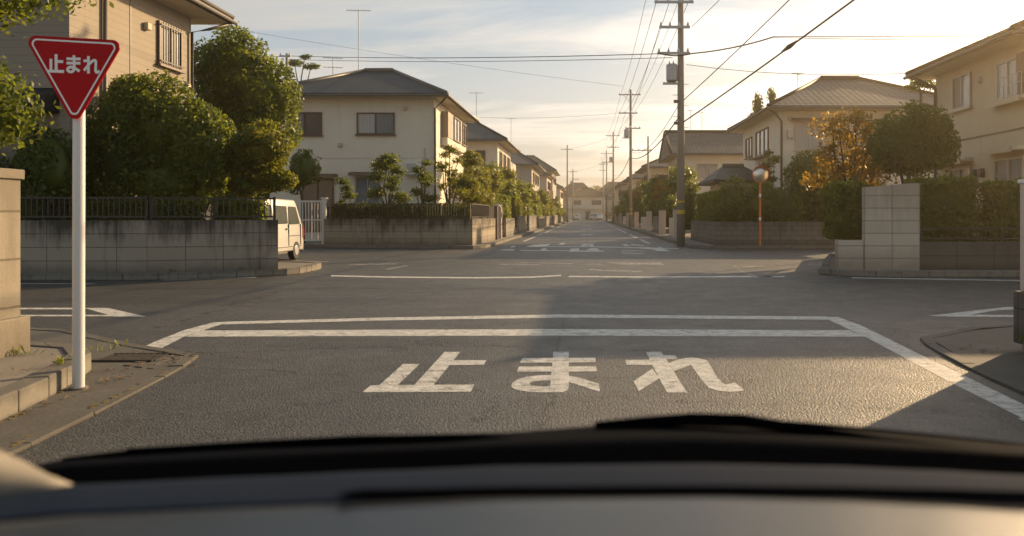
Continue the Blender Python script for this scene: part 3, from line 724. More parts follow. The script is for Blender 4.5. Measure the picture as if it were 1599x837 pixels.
for p in ([(122,175),(430,171),(450,205),(452,235),(140,233)], [(570,120),(720,120),(745,166),(600,166)], [(372,78),(550,76),(640,210),(700,310),(858,565),(622,562),(530,400),(440,225)],
          [(448,280),(530,395),(285,548),(222,430)], [(640,212),(750,170),(850,152),(930,148),(1010,155),(1080,175),(1105,188),(905,234),(705,308)],
          [(905,233),(1104,187),(1200,360),(1270,445),(1310,466),(1360,462),(1430,443),(1540,540),(1450,553),(1340,556),(1220,540),(1120,510),(1080,470),(1000,370)]): mark(mb, T3(p))
tag(mb.build('road_lettering', 'paint', flip=False), kind='structure')

# ================================================================== STOP SIGN
SY = 5.60
st = thing('stop_sign', 'red triangular stop sign with white Japanese lettering on a tall pale post at the kerb', 'road sign', (PX(122.5, 5.66), 5.66, 0))
def sp(px, py, Y=SY): return (PX(px, Y), PZ(py, Y))
MB().tube([(PX(122.5, 5.66), 5.66, 0), (PX(123.5, 5.66), 5.66, PZ(66, 5.66))], .040, 24).build('post', 'signpost', st, world=True, smooth=False)
MB().tube([(PX(122.5, 5.66), 5.66, 0), (PX(122.5, 5.66), 5.66, .035)], .062, 20).build('base_collar', 'pavement', st, world=True)
def rounded(tri, r, n=7):
    out = []; c = [Vector(p) for p in tri]
    for i in range(3):
        p, a, b = c[i], c[i-1], c[(i+1) % 3]
        u = (a-p).normalized(); v = (b-p).normalized(); ang = u.angle(v); d = r/math.tan(ang/2)
        s, e = p+u*d, p+v*d; cen = p + (u+v).normalized()*(r/math.sin(ang/2))
        for k in range(n+1):
            q = (s.lerp(e, k/n) - cen); out.append(tuple(cen + q.normalized()*r))
    return out
tri = [sp(36, 54.5), sp(194.5, 63.5), sp(117, 197)]
outer = rounded(tri, .052)
cx = sum(p[0] for p in tri)/3; cz = sum(p[1] for p in tri)/3
plate = MB().prism_y(outer, SY-.004, SY+.008).build('sign_plate', 'red', st, world=True, bevel=.001)
def inset(d): # triangle moved inwards by d
    c = [Vector(p) for p in tri]; cen = Vector((cx, cz)); res = []
    for i in range(3):
        p, a, b = c[i], c[i-1], c[(i+1) % 3]; u = (a-p).normalized(); v = (b-p).normalized()
        res.append(tuple(p + (u+v).normalized()*(d/math.sin(u.angle(v)/2))))
    return res
o1, o2 = rounded(inset(.022), .036), rounded(inset(.034), .026)
mb = MB(); k = len(o1)
for i in range(k):
    j = (i+1) % k
    mb.poly([(o1[i][0], SY-.0062, o1[i][1]), (o1[j][0], SY-.0062, o1[j][1]), (o2[j][0], SY-.0062, o2[j][1]), (o2[i][0], SY-.0062, o2[i][1])])
mb.build('border', 'sign_white', plate, world=True)
mb = MB(); LZ = [0]
def stroke(pts, w):
    LZ[0] += 1; y = SY - .0060 - LZ[0]*.0003
    pts = [Vector(sp(60+a/13.325, 75+b/13.325)) for a, b in pts]; w = w/13.325*SY/F/2
    for i, (a, b) in enumerate(zip(pts[:-1], pts[1:])):
        d = (b-a).normalized(); n = Vector((-d.y, d.x))*w; yy = y - .00004*i
        ea = a - d*w*.55 if i > 0 else a; eb = b + d*w*.55 if i < len(pts)-2 else b
        mb.poly([(q.x, yy, q.y) for q in (ea-n, eb-n, eb+n, ea+n)])
stroke([(187,483),(547,492)], 58); stroke([(274,228),(274,470)], 58); stroke([(381,135),(383,470)], 62); stroke([(405,283),(530,288)], 56)
stroke([(597,228),(892,232)], 56); stroke([(600,317),(888,322)], 56)
stroke([(754,155),(760,360),(760,440),(742,480),(705,500),(660,497),(630,475),(622,448),(640,415),(680,400),(730,408),(800,440),(872,488)], 56)
stroke([(1056,172),(1056,535)], 58); stroke([(953,272),(1060,268)], 54); stroke([(965,472),(1060,355),(1130,285),(1165,262),(1195,262),(1212,285),(1212,330),(1205,470),(1220,508),(1245,512),(1290,480)], 54)
mb.build('lettering', 'sign_white', plate, world=True)
for z in (PZ(90, SY), PZ(135, SY)): MB().box(PX(123, SY)-.06, PX(123, SY)+.06, SY+.009, SY+.022, z-.012, z+.012).build('bracket', 'steel', st, world=True)

# ================================================================== NEAR CORNER WALL AND SHRUB
w = block_wall('tan block wall with coping rising beside the kerb next to the stop sign', (-4.8, -6.0), (-4.8, 6.5), .13, 1.60, 'block_warm', .22, .085, foot=(.08, .32))
tree('garden_tree', 'leafy garden tree leaning over the tan block wall above the stop sign', 'tree', (-6.3, 5.7, .1),
     [(-5.25, 6.5, 3.42, .85, .7, .52), (-5.35, 6.65, 2.26, .55, .5, .42), (-6.2, 6.0, 3.3, .8, .8, .6), (-6.1, 6.3, 2.3, .6, .5, .5)], .058, 'leaf', .07, 1.3, dens=2.1, core=.62, depth=.26, spread=.24)

# ================================================================== PASSENGER-SIDE CORNER HOUSE (near)
L1 = (-8.9, 15.5)
block_wall('long stained block wall in shade behind the stop sign', (-34, 15.25), L1, .1, 1.2, 'block')
block_wall('streaked block wall under the bar fence, ending beside the white van', (-8.9, 15.5), (-6.62, 16.42), .1, 1.2, 'block')
bar_fence('dark bar fence on the shaded wall behind the stop sign', (-30, 15.27), (-8.93, 15.5), 1.2, .47, posts=11)
bar_fence('dark bar fence panel on the streaked wall beside the white van', (-8.86, 15.52), (-6.66, 16.40), 1.2, .47, posts=3)
h0 = house('beige sided two storey house with deep eaves behind the big clipped tree', -22, -11, 16.3, 21.3, 6.80, 9.4, (-18.5, 18.8, -14.5, 18.8), 'siding', 'tile_brown', .8)
window(h0, '+X', -11, 19.62, 20.72, 5.18, 6.28, 'brown_frame', 'glass_mid', 1, grille=True)
window(h0, '+X', -11, 17.0, 18.6, 1.2, 2.6, 'brown_frame', 'glass_dark')
pipe(h0, [(-10.94, 17.42, .3), (-10.94, 17.42, 6.75)], .045); pipe(h0, [(-10.93, 21.22, .3), (-10.93, 21.22, 6.35), (-10.6, 21.5, 6.5), (-10.2, 22.0, 6.78)], .04)
facebox(MB(), '+X', -11, 18.45, 18.49, 0, .012, .3, 6.75).build('joint_strip', 'fascia', h0, world=True)
fittings(h0, '+X', -11, (18.9, 4.2), ((19.1, 5.9), (21.0, 4.7)))
rfm = MB(); rfm.poly([(-15.5, 15.55, 3.55), (-11.2, 15.55, 3.55), (-11.2, 16.29, 4.0), (-15.5, 16.29, 4.0)], [(0, 0), (4.3, 0), (4.3, .9), (0, .9)])
rfm.poly([(-15.5, 15.55, 3.45), (-11.2, 15.55, 3.45), (-11.2, 15.55, 3.55), (-15.5, 15.55, 3.55)], [(0, 0)]*4); rfm.poly([(-11.2, 15.55, 3.45), (-11.2, 16.29, 3.45), (-11.2, 16.29, 4.0), (-11.2, 15.55, 3.55)], [(0, 0)]*4)
rfm.poly([(-15.5, 16.29, 3.45), (-11.2, 16.29, 3.45), (-11.2, 15.55, 3.45), (-15.5, 15.55, 3.45)], [(0, 0)]*4)
rfm.build('porch_roof', 'tile', h0, world=True)
window(h0, '-Y', 16.3, -15.2, -13.4, .9, 3.0, 'brown_frame', 'glass_dark')

tree('clipped_tree', 'broad dense clipped tree rising above the streaked wall and bar fence', 'tree', (-9.3, 17.1, .1),
     [(-9.75, 17.3, 3.2, 1.25, .95, 1.35), (-8.85, 17.3, 2.75, .95, .85, 1.15), (-10.4, 17.2, 2.5, .85, .75, 1.1), (-9.4, 17.1, 2.05, 1.35, .7, .75), (-10.2, 17.3, 3.9, .5, .5, .55), (-11.4, 17.0, 2.6, .8, .6, 1.2)], .085, 'leaf', .13, .8, dens=2.4, amp=.11, spread=.05)
hedge('garden_hedge', 'dark shaded hedge filling the garden beneath the porch roof', (-12.3, 15.9, .1), blobs=[(-12.9, 15.95, 1.6, 1.0, .45, 1.2), (-11.7, 16.0, 1.5, .9, .4, 1.0), (-14.6, 15.95, 1.4, 1.0, .45, .9), (-11.2, 16.0, 2.3, .7, .5, .9)], leaf=.09, m='leaf_deep')
hedge('garden_hedge', 'low hedge poking through the bar fence under the broad clipped tree', (-9.0, 16.3, .1), boxes=[(-11.0, -8.2, 16.1, 16.5, .2, 1.62), (-8.2, -7.05, 16.62, 16.95, .2, 1.66)], leaf=.07)
tree('tall_tree', 'tall full green tree standing behind the white van beside the sided house', 'tree', (-10.9, 24.6, .1),
     [(-11.3, 24.4, 5.9, 1.35, 1.2, 1.35), (-10.3, 24.3, 5.1, 1.2, 1.1, 1.2), (-11.4, 24.5, 4.6, 1.4, 1.2, 1.2), (-10.1, 24.2, 4.0, 1.05, 1.0, 1.0), (-10.9, 24.3, 3.2, 1.3, 1.0, 1.0)], .11, 'leaf', .17, 1.8, dens=2.3, amp=.14, spread=.06)
tree('topiary_tree', 'cloud pruned topiary tree with leaning stems at the fence end by the van', 'tree', (-8.1, 17.5, .1),
     [(-7.42, 17.5, 2.85, .70, .6, .56), (-7.85, 17.6, 2.55, .55, .5, .42), (-7.1, 17.5, 2.10, .47, .45, .27), (-7.75, 17.5, 1.95, .42, .4, .24)], .075, 'leaf_yellow', .075, 1.0, dens=2.3, amp=.09, depth=.12)
tree('small_tree', 'small dark round tree in shade between the topiary and the cream house', 'tree', (-10.6, 29.2, .1) if False else (-12.0, 32.4, .1),
     [(-11.9, 32.4, 3.3, .65, .6, .8), (-12.4, 32.5, 2.7, .5, .5, .5)], .11, 'leaf_deep', .07, 1.6)

# ================================================================== VEHICLES
def wheel(par, x, y, r=.27, w=.16, side=1):
    wl = MB(); wl.tube([(x - side*w, y, r), (x - side*.02, y, r), (x, y, r)], [r, r, r*.92], 24)
    t = wl.build('wheel', 'tyre', par, smooth=False)
    MB().tube([(x - side*.01, y, r), (x + side*.012, y, r)], [r*.62, r*.5], 16).build('rim', 'hub', t)
def make_car(name, label, profile, glass_side, width, cabin_in, zb, wheels, rear_glass, front_glass, tail, head, length, ribs=None):
    """nose points to -y in its own frame; body = profile in (y,z) given width, its upper part leaning inwards"""
    t = thing(name, label, 'car')
    mb = MB(); mb.prism_x(profile, -width/2, width/2)
    zr = max(p[1] for p in profile)
    mb.v = [(x*(1-cabin_in*max(0, (z-zb)/(zr-zb))), y, z) for x, y, z in mb.v]
    mb.build('body', 'car_white', t, bevel=.045, smooth=True)
    lean = lambda z: width/2*(1-cabin_in*max(0, (z-zb)/(zr-zb)))
    for s in (-1, 1):
        for g in glass_side:
            m2 = MB(); n = len(g)
            m2.poly([(s*(lean(z)+.006), y, z) for y, z in (g if s > 0 else g[::-1])]); m2.poly([(s*(lean(z)-.02), y, z) for y, z in (g[::-1] if s > 0 else g)])
            m2.build('side_window', 'car_glass', t)
        for wy in wheels: wheel(t, s*(width/2+.004), wy, side=s)
        tl = MB().box(s*(width/2-.13), s*(width/2+.008), tail[0]-.06, tail[0]+.014, tail[1], tail[2]); tl.build('tail_light', 'tail', t)
        hl = MB().box(s*(width/2-.3), s*(width/2-.02), head[0]-.014, head[0]+.08, head[1], head[2]); hl.build('headlight', 'lamp', t)
        MB().box(s*(width/2+.02), s*(width/2+.16), head[0]+.75, head[0]+.85, zb+.02, zb+.2).build('mirror', 'car_white', t, bevel=.02)
        for hy in (wheels[0]+1.35, wheels[0]+.45): MB().box(s*(width/2-.01), s*(width/2+.028), hy, hy+.15, zb-.09, zb-.06).build('door_handle', 'bumper', t)
        if ribs:
            rb = MB()
            for y0, y1, z0, z1 in ribs: rb.box(s*(width/2-.02), s*(width/2+.012), y0, y1, z0, z1)
            rb.build('side_trim', 'bumper', t)
    for gl, nm in ((rear_glass, 'rear_window'), (front_glass, 'windscreen')):
        (ya, za), (yb, zb_) = gl; d = .008 if nm == 'rear_window' else -.008
        m2 = MB(); wa, wb = lean(za)-.1, lean(zb_)-.1
        m2.poly([(-wa, ya+d, za), (wa, ya+d, za), (wb, yb+d, zb_), (-wb, yb+d, zb_)]); m2.poly([(-wa, ya-d, za), (-wb, yb-d, zb_), (wb, yb-d, zb_), (wa, ya-d, za)])
        m2.build(nm, 'car_glass', t)
    MB().box(-width/2+.01, width/2-.01, length/2-.06, length/2+.05, .24, .44).build('bumper', 'bumper', t, bevel=.02)
    MB().box(-width/2+.01, width/2-.01, -length/2-.05, -length/2+.06, .22, .42).build('bumper', 'bumper', t, bevel=.02)
    MB().box(-.17, .17, length/2+.051, length/2+.06, .46, .62).build('number_plate', 'plate', t)
    return t
van = make_car('parked_van', 'white boxy minivan parked behind the streaked wall with only its rear side showing',
    [(-1.62,.26),(1.62,.26),(1.68,.5),(1.62,.95),(1.28,1.60),(1.15,1.74),(-.95,1.76),(-1.25,1.62),(-1.6,1.0),(-1.66,.5)],
    [[(.55,1.04),(1.36,1.04),(1.16,1.54),(.60,1.55)], [(-.45,1.06),(.45,1.06),(.48,1.55),(-.45,1.57)], [(-1.35,1.06),(-.55,1.06),(-.55,1.57),(-1.05,1.54)]],
    1.47, .12, .98, (-1.05, 1.08), ((1.55,1.06),(1.30,1.54)), ((-1.53,1.08),(-1.24,1.58)), (1.645,.62,.98), (-1.64,.62,.85), 3.3,
    ribs=[(-1.4, 1.45, .385, .40), (.50, .515, .42, 1.03), (1.40, 1.412, .42, 1.03), (.50, 1.45, .70, .712)])
place(van, (-9.28, 21.45, .004), 0)
hatch = make_car('parked_car', 'tiny white car parked at the left kerb of the street end',
    [(-1.62,.24),(1.62,.24),(1.68,.5),(1.62,.92),(1.30,1.42),(1.15,1.50),(-.35,1.50),(-.95,1.0),(-1.55,.86),(-1.68,.5)],
    [[(.2,.98),(1.25,.98),(1.08,1.38),(.2,1.42)], [(-.75,.98),(.12,.98),(.12,1.42),(-.30,1.40)]],
    1.47, .16, .92, (-1.05, 1.05), ((1.55,1.0),(1.32,1.40)), ((-.9,1.02),(-.42,1.44)), (1.65,.62,.92), (-1.6,.58,.78), 3.36)
place(hatch, (-2.7, 189, .004), math.pi)
hatch3 = copy_tree(hatch); place(hatch3, (2.9, 187, .004), 0, 'tiny white car parked at the right kerb before the end house')
van2 = copy_tree(van); place(van2, (1.9, 201.5, .004), math.pi/2, 'pale van parked across the front of the end house')

# ================================================================== CREAM HOUSE ACROSS THE SIDE LANE
h2 = house('cream two storey house with a dark hipped tile roof facing the junction', -14.9, -7.2, 36, 44.6, 6.78, 8.85, (-11.7, 40.3, -10.2, 40.3), 'cream', 'tile', .72)
window(h2, '-Y', 36, -10.82, -9.05, 5.08, 6.10, 'brown_frame', 'glass_curtain', 1, glass2='glass_mid')
window(h2, '-Y', 36, -14.1, -12.45, 5.05, 6.12, 'brown_frame', 'glass_mid', 1, glass2='glass_dark')
window(h2, '-Y', 36, -10.9, -9.7, 1.5, 3.1, 'alu', 'glass_mid', 1); canopy(h2, '-Y', 36, -11.1, -9.5, 3.2)
window(h2, '-Y', 36, -13.4, -11.9, .5, 3.0, 'brown_frame', 'glass_dark', 1, sill=False); canopy(h2, '-Y', 36, -13.6, -11.7, 3.12)
facebox(MB(), '-Y', 36, -14.85, -7.25, 0, .02, 3.95, 4.02).build('string_course', 'cream2', h2, world=True)
bay = facebox(MB(), '+X', -7.2, 37.7, 43.4, 0, .32, 4.75, 5.12).build('window_bay', 'cream2', h2, world=True)
window(h2, '+X', -6.88+.0, 39.3, 41.2, 5.13, 6.35, 'brown_frame', 'glass_mid', 1, sill=False)
window(h2, '+X', -6.88+.0, 42.0, 43.3, 5.13, 6.35, 'brown_frame', 'glass_dark', 1, sill=False)
facebox(MB(), '+X', -7.2, 39.25, 43.35, 0, .30, 5.125, 6.36).build('window_bay', 'cream2', h2, world=True)
for a, b in ((37.75, 38.5), (38.55, 39.2), (41.25, 41.95)):
    sh = MB(); facebox(sh, '+X', -7.2, a, b, 0, .34, 5.13, 6.4); sh.build('shutter', 'shutter', h2, world=True, bevel=.01)
pipe(h2, [(-7.14, 35.93, .3), (-7.14, 35.93, 6.3), (-6.75, 35.7, 6.6), (-6.5, 35.4, 6.78)], .05)
pipe(h2, [(-7.12, 44.4, .3), (-7.12, 44.4, 6.4), (-6.5, 44.9, 6.78)], .045)
ac_unit(h2, '-Y', 36, -8.1, 3.2); fittings(h2, '-Y', 36, (-7.7, 2.2), ((-11.6, 4.5), (-8.55, 6.2)))
antenna(h2, -12.0, 40.2, 8.6, 12.05, 1.25, 7, .15); antenna(h2, -13.4, 40.4, 8.0, 9.6, 1.0, 5, .4, True)
pr = roofmesh(-7.19, -5.9, 45.0, 47.6, 3.55, 4.1, (-7.15, 46.2, -7.1, 46.4), .1).build('porch_roof', 'tile_grey', h2, world=True)
MB().box(-7.19, -6.1, 45.2, 45.35, .1, 3.55).build('porch_post', 'cream2', h2, world=True)

block_wall('grey block wall below the cream house, its end turning in at the street corner', (-10.65, 31.0), (-4.55, 29.9), .1, 1.16, 'block', .15)
block_wall('sunlit short block wall running up the street from the cream house corner', (-4.50, 29.95), (-4.42, 36.7), .1, 1.16, 'block', .15)
bar_fence('dark bar fence on the grey block wall below the cream house', (-10.6, 31.03), (-4.62, 29.96), 1.16, .60, posts=6)
bar_fence('short dark bar fence along the street side of the cream house corner', (-4.50, 30.15), (-4.43, 35.0), 1.16, .60, posts=3)
hedge('garden_hedge', 'low clipped hedge behind the bar fence of the cream house', (-7.5, 31.2, .1), boxes=[(-10.4, -4.75, 31.15, 31.6, .3, 1.74)], leaf=.085, m='leaf_deep')
def open_tree(name, label, loc, H, spread_, n, leaf, m, rr=.06, clump=.38, group=None, core=.55, dens=1.5):
    bl = []
    for i in range(n):
        a = i*2.4 + rng.random()*.8; f = (i+.5)/n; z = H*(.48+.48*f); rad = spread_*(1.05-.55*f)*(.55+.45*rng.random())
        s = clump*(.75+.5*rng.random())
        bl.append((loc[0]+rad*math.cos(a), loc[1]+rad*math.sin(a)*.8, loc[2]+z, s, s*.95, s*.62))
    return tree(name, label, 'tree', loc, bl, leaf, m, rr, H*.3, group, dens, core, .2, .3, .3)
open_tree('garden_tree', 'open young tree in front of the curtained ground floor window of the cream house', (-8.35, 32.3, .1), 3.75, .72, 8, .10, 'leaf_deep', .055, .44)
open_tree('garden_tree', 'slender young tree near the downpipe of the cream house', (-6.95, 32.3, .1), 3.7, .45, 6, .10, 'leaf_deep', .05, .34)
open_tree('garden_tree', 'very small sapling before the dark doorway of the cream house', (-10.2, 32.4, .1), 2.85, .32, 5, .09, 'leaf_deep', .035, .26)
open_tree('garden_tree', 'spindly sparse tree standing at the street corner of the cream house', (-5.75, 31.9, .1), 4.25, .62, 8, .09, 'leaf_yellow', .06, .34, dens=1.1, core=0)
tree('topiary_tree', 'sunlit rounded topiary behind the corner fence of the cream house', 'tree', (-5.5, 33.6, .1), [(-5.45, 33.6, 2.5, .75, .7, .62), (-5.2, 34.6, 2.25, .6, .7, .55)], .085, 'leaf_yellow', .07, .9)
tree('topiary_tree', 'tiered golden topiary beside the bay window of the cream house', 'tree', (-5.2, 37.5, .1), [(-5.2, 36.6, 2.6, .62, .6, .62), (-5.1, 37.6, 2.1, .55, .6, .55), (-5.6, 38.4, 3.2, .7, .7, .6), (-5.9, 38.6, 4.1, .55, .6, .45)], .09, 'leaf_yellow', .07, .9)
# white gate
g = thing('sliding_gate', 'white metal bar gate between the white minivan and the grey block wall', 'gate', (-11.6, 31.7, .1))
gx0, gx1, gy = -13.6, -10.93, 31.55
mb = MB()
for z0, z1 in ((.14, .20), (.98, 1.03), (.40, .44), (1.74, 1.80)): mb.box(gx0, gx1, gy-.02, gy+.02, z0+.1, z1+.1)
mb.build('gate_rail', 'white', g, world=True)
mb = MB(); n = 22
for i in range(n): x = gx0+.04+(gx1-gx0-.08)*i/(n-1); mb.box(x-.016, x+.016, gy-.017, gy+.017, .301, 1.839)
mb.build('gate_bars', 'white', g, world=True)
MB().box(-10.9, -10.73, gy-.1, gy+.08, .1, 1.97).build('gate_post', 'white', g, world=True, bevel=.01)
MB().box(-10.94, -10.69, gy-.13, gy+.11, 1.972, 2.02).build('post_cap', 'white', g, world=True, bevel=.008)

# ================================================================== LEFT SIDE OF THE FAR STREET
ORD = ['first', 'second', 'third', 'fourth', 'fifth', 'sixth', 'seventh', 'eighth', 'ninth', 'tenth', 'eleventh', 'twelfth']
lp = thing('gate_pillar', 'thin dark post closing the sunlit wall at the cream house corner', 'gate post', (-4.4, 36.95, .1))
MB().box(-4.50, -4.33, 36.85, 37.05, .1, 1.75).build('shaft', 'trim', lp, world=True, bevel=.01)
lp = thing('gate_pillar', 'rounded pale gate pillar past the cream house, at the street edge', 'gate post', (-4.5, 39, .1))
MB().prism_y([(-5.1, .1), (-4.35, .1), (-4.35, 1.65), (-4.5, 1.85), (-4.75, 1.92), (-4.98, 1.85), (-5.1, 1.65)], 38.7, 38.95).build('shaft', 'pinkish', lp, world=True)
MB().box(-4.33, -4.30, 38.75, 38.9, 1.2, 1.45).build('letter_box', 'steel', lp, world=True)
segs = [(41.5, 46.5), (49, 55), (58, 66), (69, 79), (82, 94), (98, 112), (117, 134), (140, 160)]
for i, (a, b) in enumerate(segs):
    block_wall(f'pale street wall, {ORD[i]} past the cream house along that side', (-4.42+.03*(i % 2), a), (-4.42+.03*(i % 2), b), .1, 1.12+.08*(i % 3), 'block_far', .15, cap=.05 if i % 2 else None, group='street walls beyond the cream house')
    m = ['leaf', 'leaf_yellow', 'leaf'][i % 3]; lf = .11+.012*i
    bx = []; y = a+.3; bl = []
    while y < b-.8:
        l = min(1.0+1.3*rng.random(), b-.3-y); h = 1.75+.9*rng.random()
        if rng.random() < .5: bx.append((-5.35, -4.62, y, y+l, .5, h))
        else: bl.append((-5.0, y+l/2, h-.35, .52, l*.55, .6))
        y += l+.15*rng.random()
    hedge('garden_hedge', f'uneven clipped hedge over the {ORD[i]} pale street wall past the cream house', (-5, (a+b)/2, .1), boxes=bx, blobs=bl, leaf=lf, m=m, group='street hedges beyond the cream house', dens=1.7)
tl = [(-5.6, 42.5, 3.9, .9), (-5.9, 45.5, 4.4, 1.0), (-5.3, 50.5, 3.6, .8), (-5.8, 54, 4.6, 1.0), (-5.4, 60, 3.8, .9), (-5.9, 64, 4.4, 1.1), (-5.5, 71, 4.2, 1.0), (-5.5, 77, 3.6, .9), (-5.3, 86, 4.2, 1.1), (-5.6, 100, 4.3, 1.2), (-5.4, 120, 4.5, 1.3)]
for i, (x, y, h, r) in enumerate(tl):
    tree('street_garden_tree', f'{ORD[i]} garden tree over the hedges past the cream house', 'tree', (x, y, .1),
         [(x, y, h-r*.5, r*.75, r*.75, r*.6), (x+.35*r, y-.4*r, h-r*1.15, r*.7, r*.7, r*.45), (x-.3*r, y+.4*r, h-r*1.3, r*.7, r*.7, r*.5)], .11+.015*i, ['leaf_yellow', 'leaf', 'leaf'][i % 3], .07, group='garden trees beyond the cream house', dens=1.6, amp=.2, depth=.22, spread=.2)
def std_windows(h, x, y0, y1, ez, face, n=2, g=('glass_mid', 'glass_dark')):
    for i in range(n):
        a = y0+(y1-y0)*(i+.22)/n; b = y0+(y1-y0)*(i+.78)/n
        window(h, face, x, a, b, ez-1.75, ez-.6, 'brown_frame', g[i % 2], 1)
        window(h, face, x, a, b, .95, 2.25, 'brown_frame', g[(i+1) % 2], 1)
h3 = house('second cream house up the street, blue grey roof, just behind the nearer cream house', -13.5, -6.7, 57, 66.5, 6.75, 9.0, (-10.9, 61.7, -9.4, 61.7), 'cream2', 'tile_grey', .75)
std_windows(h3, -6.7, 57.5, 66, 6.75, '+X', 3); window(h3, '-Y', 57, -9, -7.6, 5, 6.1); antenna(h3, -9.0, 62, 8.9, 11.2, 1.2, 6, .3)
MB().box(-6.68, -5.9, 59, 63, 4.35, 4.5).build('balcony_floor', 'cream2', h3, world=True); MB().box(-5.95, -5.9, 59, 63, 4.502, 5.4).build('balcony_front', 'pinkish', h3, world=True)
h4 = house('third house up the left street row, pale walls with a low grey roof', -12.5, -6.0, 82, 95, 6.6, 8.9, (-10, 88.5, -8.6, 88.5), 'grey_wall', 'tile_grey', .7)
std_windows(h4, -6.0, 83, 94, 6.6, '+X', 3); antenna(h4, -8.8, 88, 8.8, 12.4, 1.3, 6, .2)
h5 = house('plain boxy pale house with balcony beyond the third house on the left row', -11.5, -5.5, 103, 114, 6.6, 7.4, (-9, 108, -8, 108), 'pinkish', 'tile_grey', .5)
std_windows(h5, -5.5, 104, 113, 6.6, '+X', 3); MB().box(-5.48, -4.7, 105, 110, 3.6, 4.6).build('balcony_front', 'pinkish', h5, world=True)
h6 = house('grey roofed tall house with wide roof far up the left row', -16, -5.6, 122, 136, 8.3, 11.2, (-12, 129, -9, 129), 'grey_wall', 'tile_grey', .6)
std_windows(h6, -5.6, 123, 135, 8.3, '+X', 3)
h7 = house('farthest pale house of the left row next to the street end', -14, -5.4, 150, 166, 6.6, 9, (-10.5, 158, -9, 158), 'cream2', 'tile_brown', .6)
std_windows(h7, -5.4, 151, 165, 6.6, '+X', 3)
h8 = house('low white house glimpsed between the sided house and the cream house', -30, -19, 46, 54, 5.6, 7.6, (-26, 50, -23, 50), 'cream2', 'tile', .6)
window(h8, '-Y', 46, -22.5, -20.5, 3.8, 4.9)
# pine behind, with clumps high on a thin stem
tree('pine_tree', 'high cloud pruned pine whose tufts show beside the thin pole left of the cream roof', 'tree', (-18.6, 50, .1),
     [(-19.1, 50, 11.2, .62, .5, .22), (-18.0, 50, 11.0, .55, .5, .2), (-18.4, 50, 11.6, .45, .4, .18), (-18.3, 50, 9.2, .7, .6, .22)], .12, 'leaf_deep', .10, 8.5, dens=1.6, core=.5)

# ================================================================== RIGHT CORNER HOUSE (near) AND ITS GARDEN
pw = thing('block_wall', 'tall pale stained wall panel at the corner, higher than the walls beside it', 'wall', (5.94, 16.5, .1))
MB().prism_y([(0, 0), (1.19, 0), (1.19, 1.88), (1.15, 1.9), (0, 1.80)], 0, .16).build('wall', 'block_pale', pw)
MB().box(-.0, 1.13, .0, .14, 1.9, 1.91).build('coping', 'block_pale', pw) if False else None
block_wall('low pale block wall stepping down beside the tall pale wall panel', (5.40, 16.62), (5.925, 16.52), .1, .76, 'block_pale', .15)
block_wall('low pale return wall running back from the corner under the small hedge', (7.55, 23.5), (5.40, 16.80), .1, .76, 'block_pale', .15)
block_wall('low dark stained block wall to the side of the tall pale panel', (7.14, 16.55), (34, 16.2), .1, .73, 'block_dark', .15)
bar_fence('low dark rail fence on the dark wall beneath the wide hedge', (7.2, 16.56), (16, 16.44), .73, .30, gap=.30, bar=.015, posts=6)
hedge('garden_hedge', 'narrow upright hedge on the low pale wall at the corner', (5.8, 17.3, .1), boxes=[(5.45, 6.15, 16.85, 17.9, .76, 2.02)], leaf=.10, m='leaf')
hedge('garden_hedge', 'wide clipped hedge behind the rail fence of the tan house', (8.0, 17.3, .1), boxes=[(7.22, 8.62, 16.9, 17.6, .45, 2.12)], leaf=.10, m='leaf')
hedge('garden_hedge', 'second clipped hedge behind the rail fence, nearest the gate pillar', (9.6, 17.3, .1), boxes=[(8.86, 10.6, 16.9, 17.5, .45, 2.05)], leaf=.10, m='leaf')
tree('round_tree', 'big round headed tree above the tall pale wall panel', 'tree', (8.25, 19.7, .1),
     [(8.3, 19.6, 3.40, 1.0, .85, .72), (7.75, 19.6, 3.0, .62, .7, .62), (8.85, 19.7, 3.05, .62, .7, .62), (8.3, 19.4, 2.75, .8, .7, .5)], .085, 'leaf_deep', .085, 1.3, dens=2.3, core=.6, amp=.12, depth=.2, spread=.10)
open_tree('autumn_tree', 'thin autumn tree turning orange between the two clipped round trees', (7.15, 20.9, .1), 4.1, 1.0, 17, .09, 'leaf_autumn', .075, .5, dens=.6, core=0)
tree('pine_tree', 'little umbrella pine on a bare stem against the bright sky by the tan roof', 'tree', (11.7, 27, .1),
     [(11.7, 27, 5.95, .42, .4, .2), (11.4, 27, 5.8, .3, .3, .14), (12.0, 27, 5.82, .3, .3, .15)], .07, 'leaf_deep', .045, 5.5, dens=1.5, core=.5)
h1 = house('tan two storey house in warm backlight behind the wide clipped hedge', 11, 17.4, 19.35, 24.3, 5.72, 7.50, (14.2, 22.6, 14.2, 24.95), 'tan', 'tile_brown', .65)
window(h1, '-X', 11, 22.0, 23.1, 4.42, 5.42, 'alu', 'glass_curtain', 1, glass2='shutter')
window(h1, '-X', 11, 19.55, 20.6, 4.36, 5.36, 'alu', 'glass_curtain', 1, label='upper window with shut brown shutter and balcony rail')
facebox(MB(), '-X', 11, 19.06, 19.58, .0, .09, 4.33, 5.40).build('shutter', 'trim', h1, world=True)
canopy(h1, '-X', 11, 19.1, 20.75, 4.22, .28, 'tan')
fittings(h1, '-X', 11, None, ((21.5, 5.0), (23.7, 3.9)))
rl = MB()
for z in (4.62, 4.86): facebox(rl, '-X', 11, 19.05, 20.1, .24, .26, z, z+.02)
for i in range(6): u = 19.05+1.05*i/5; facebox(rl, '-X', 11, u-.01, u+.01, .243, .257, 4.28, 4.88)
rl.build('balcony_rail', 'steel', h1, world=True)
window(h1, '-X', 11, 19.3, 20.7, .9, 2.80, 'alu', 'glass_mid', 1); canopy(h1, '-X', 11, 19.2, 21.0, 2.95, .45, 'tan')
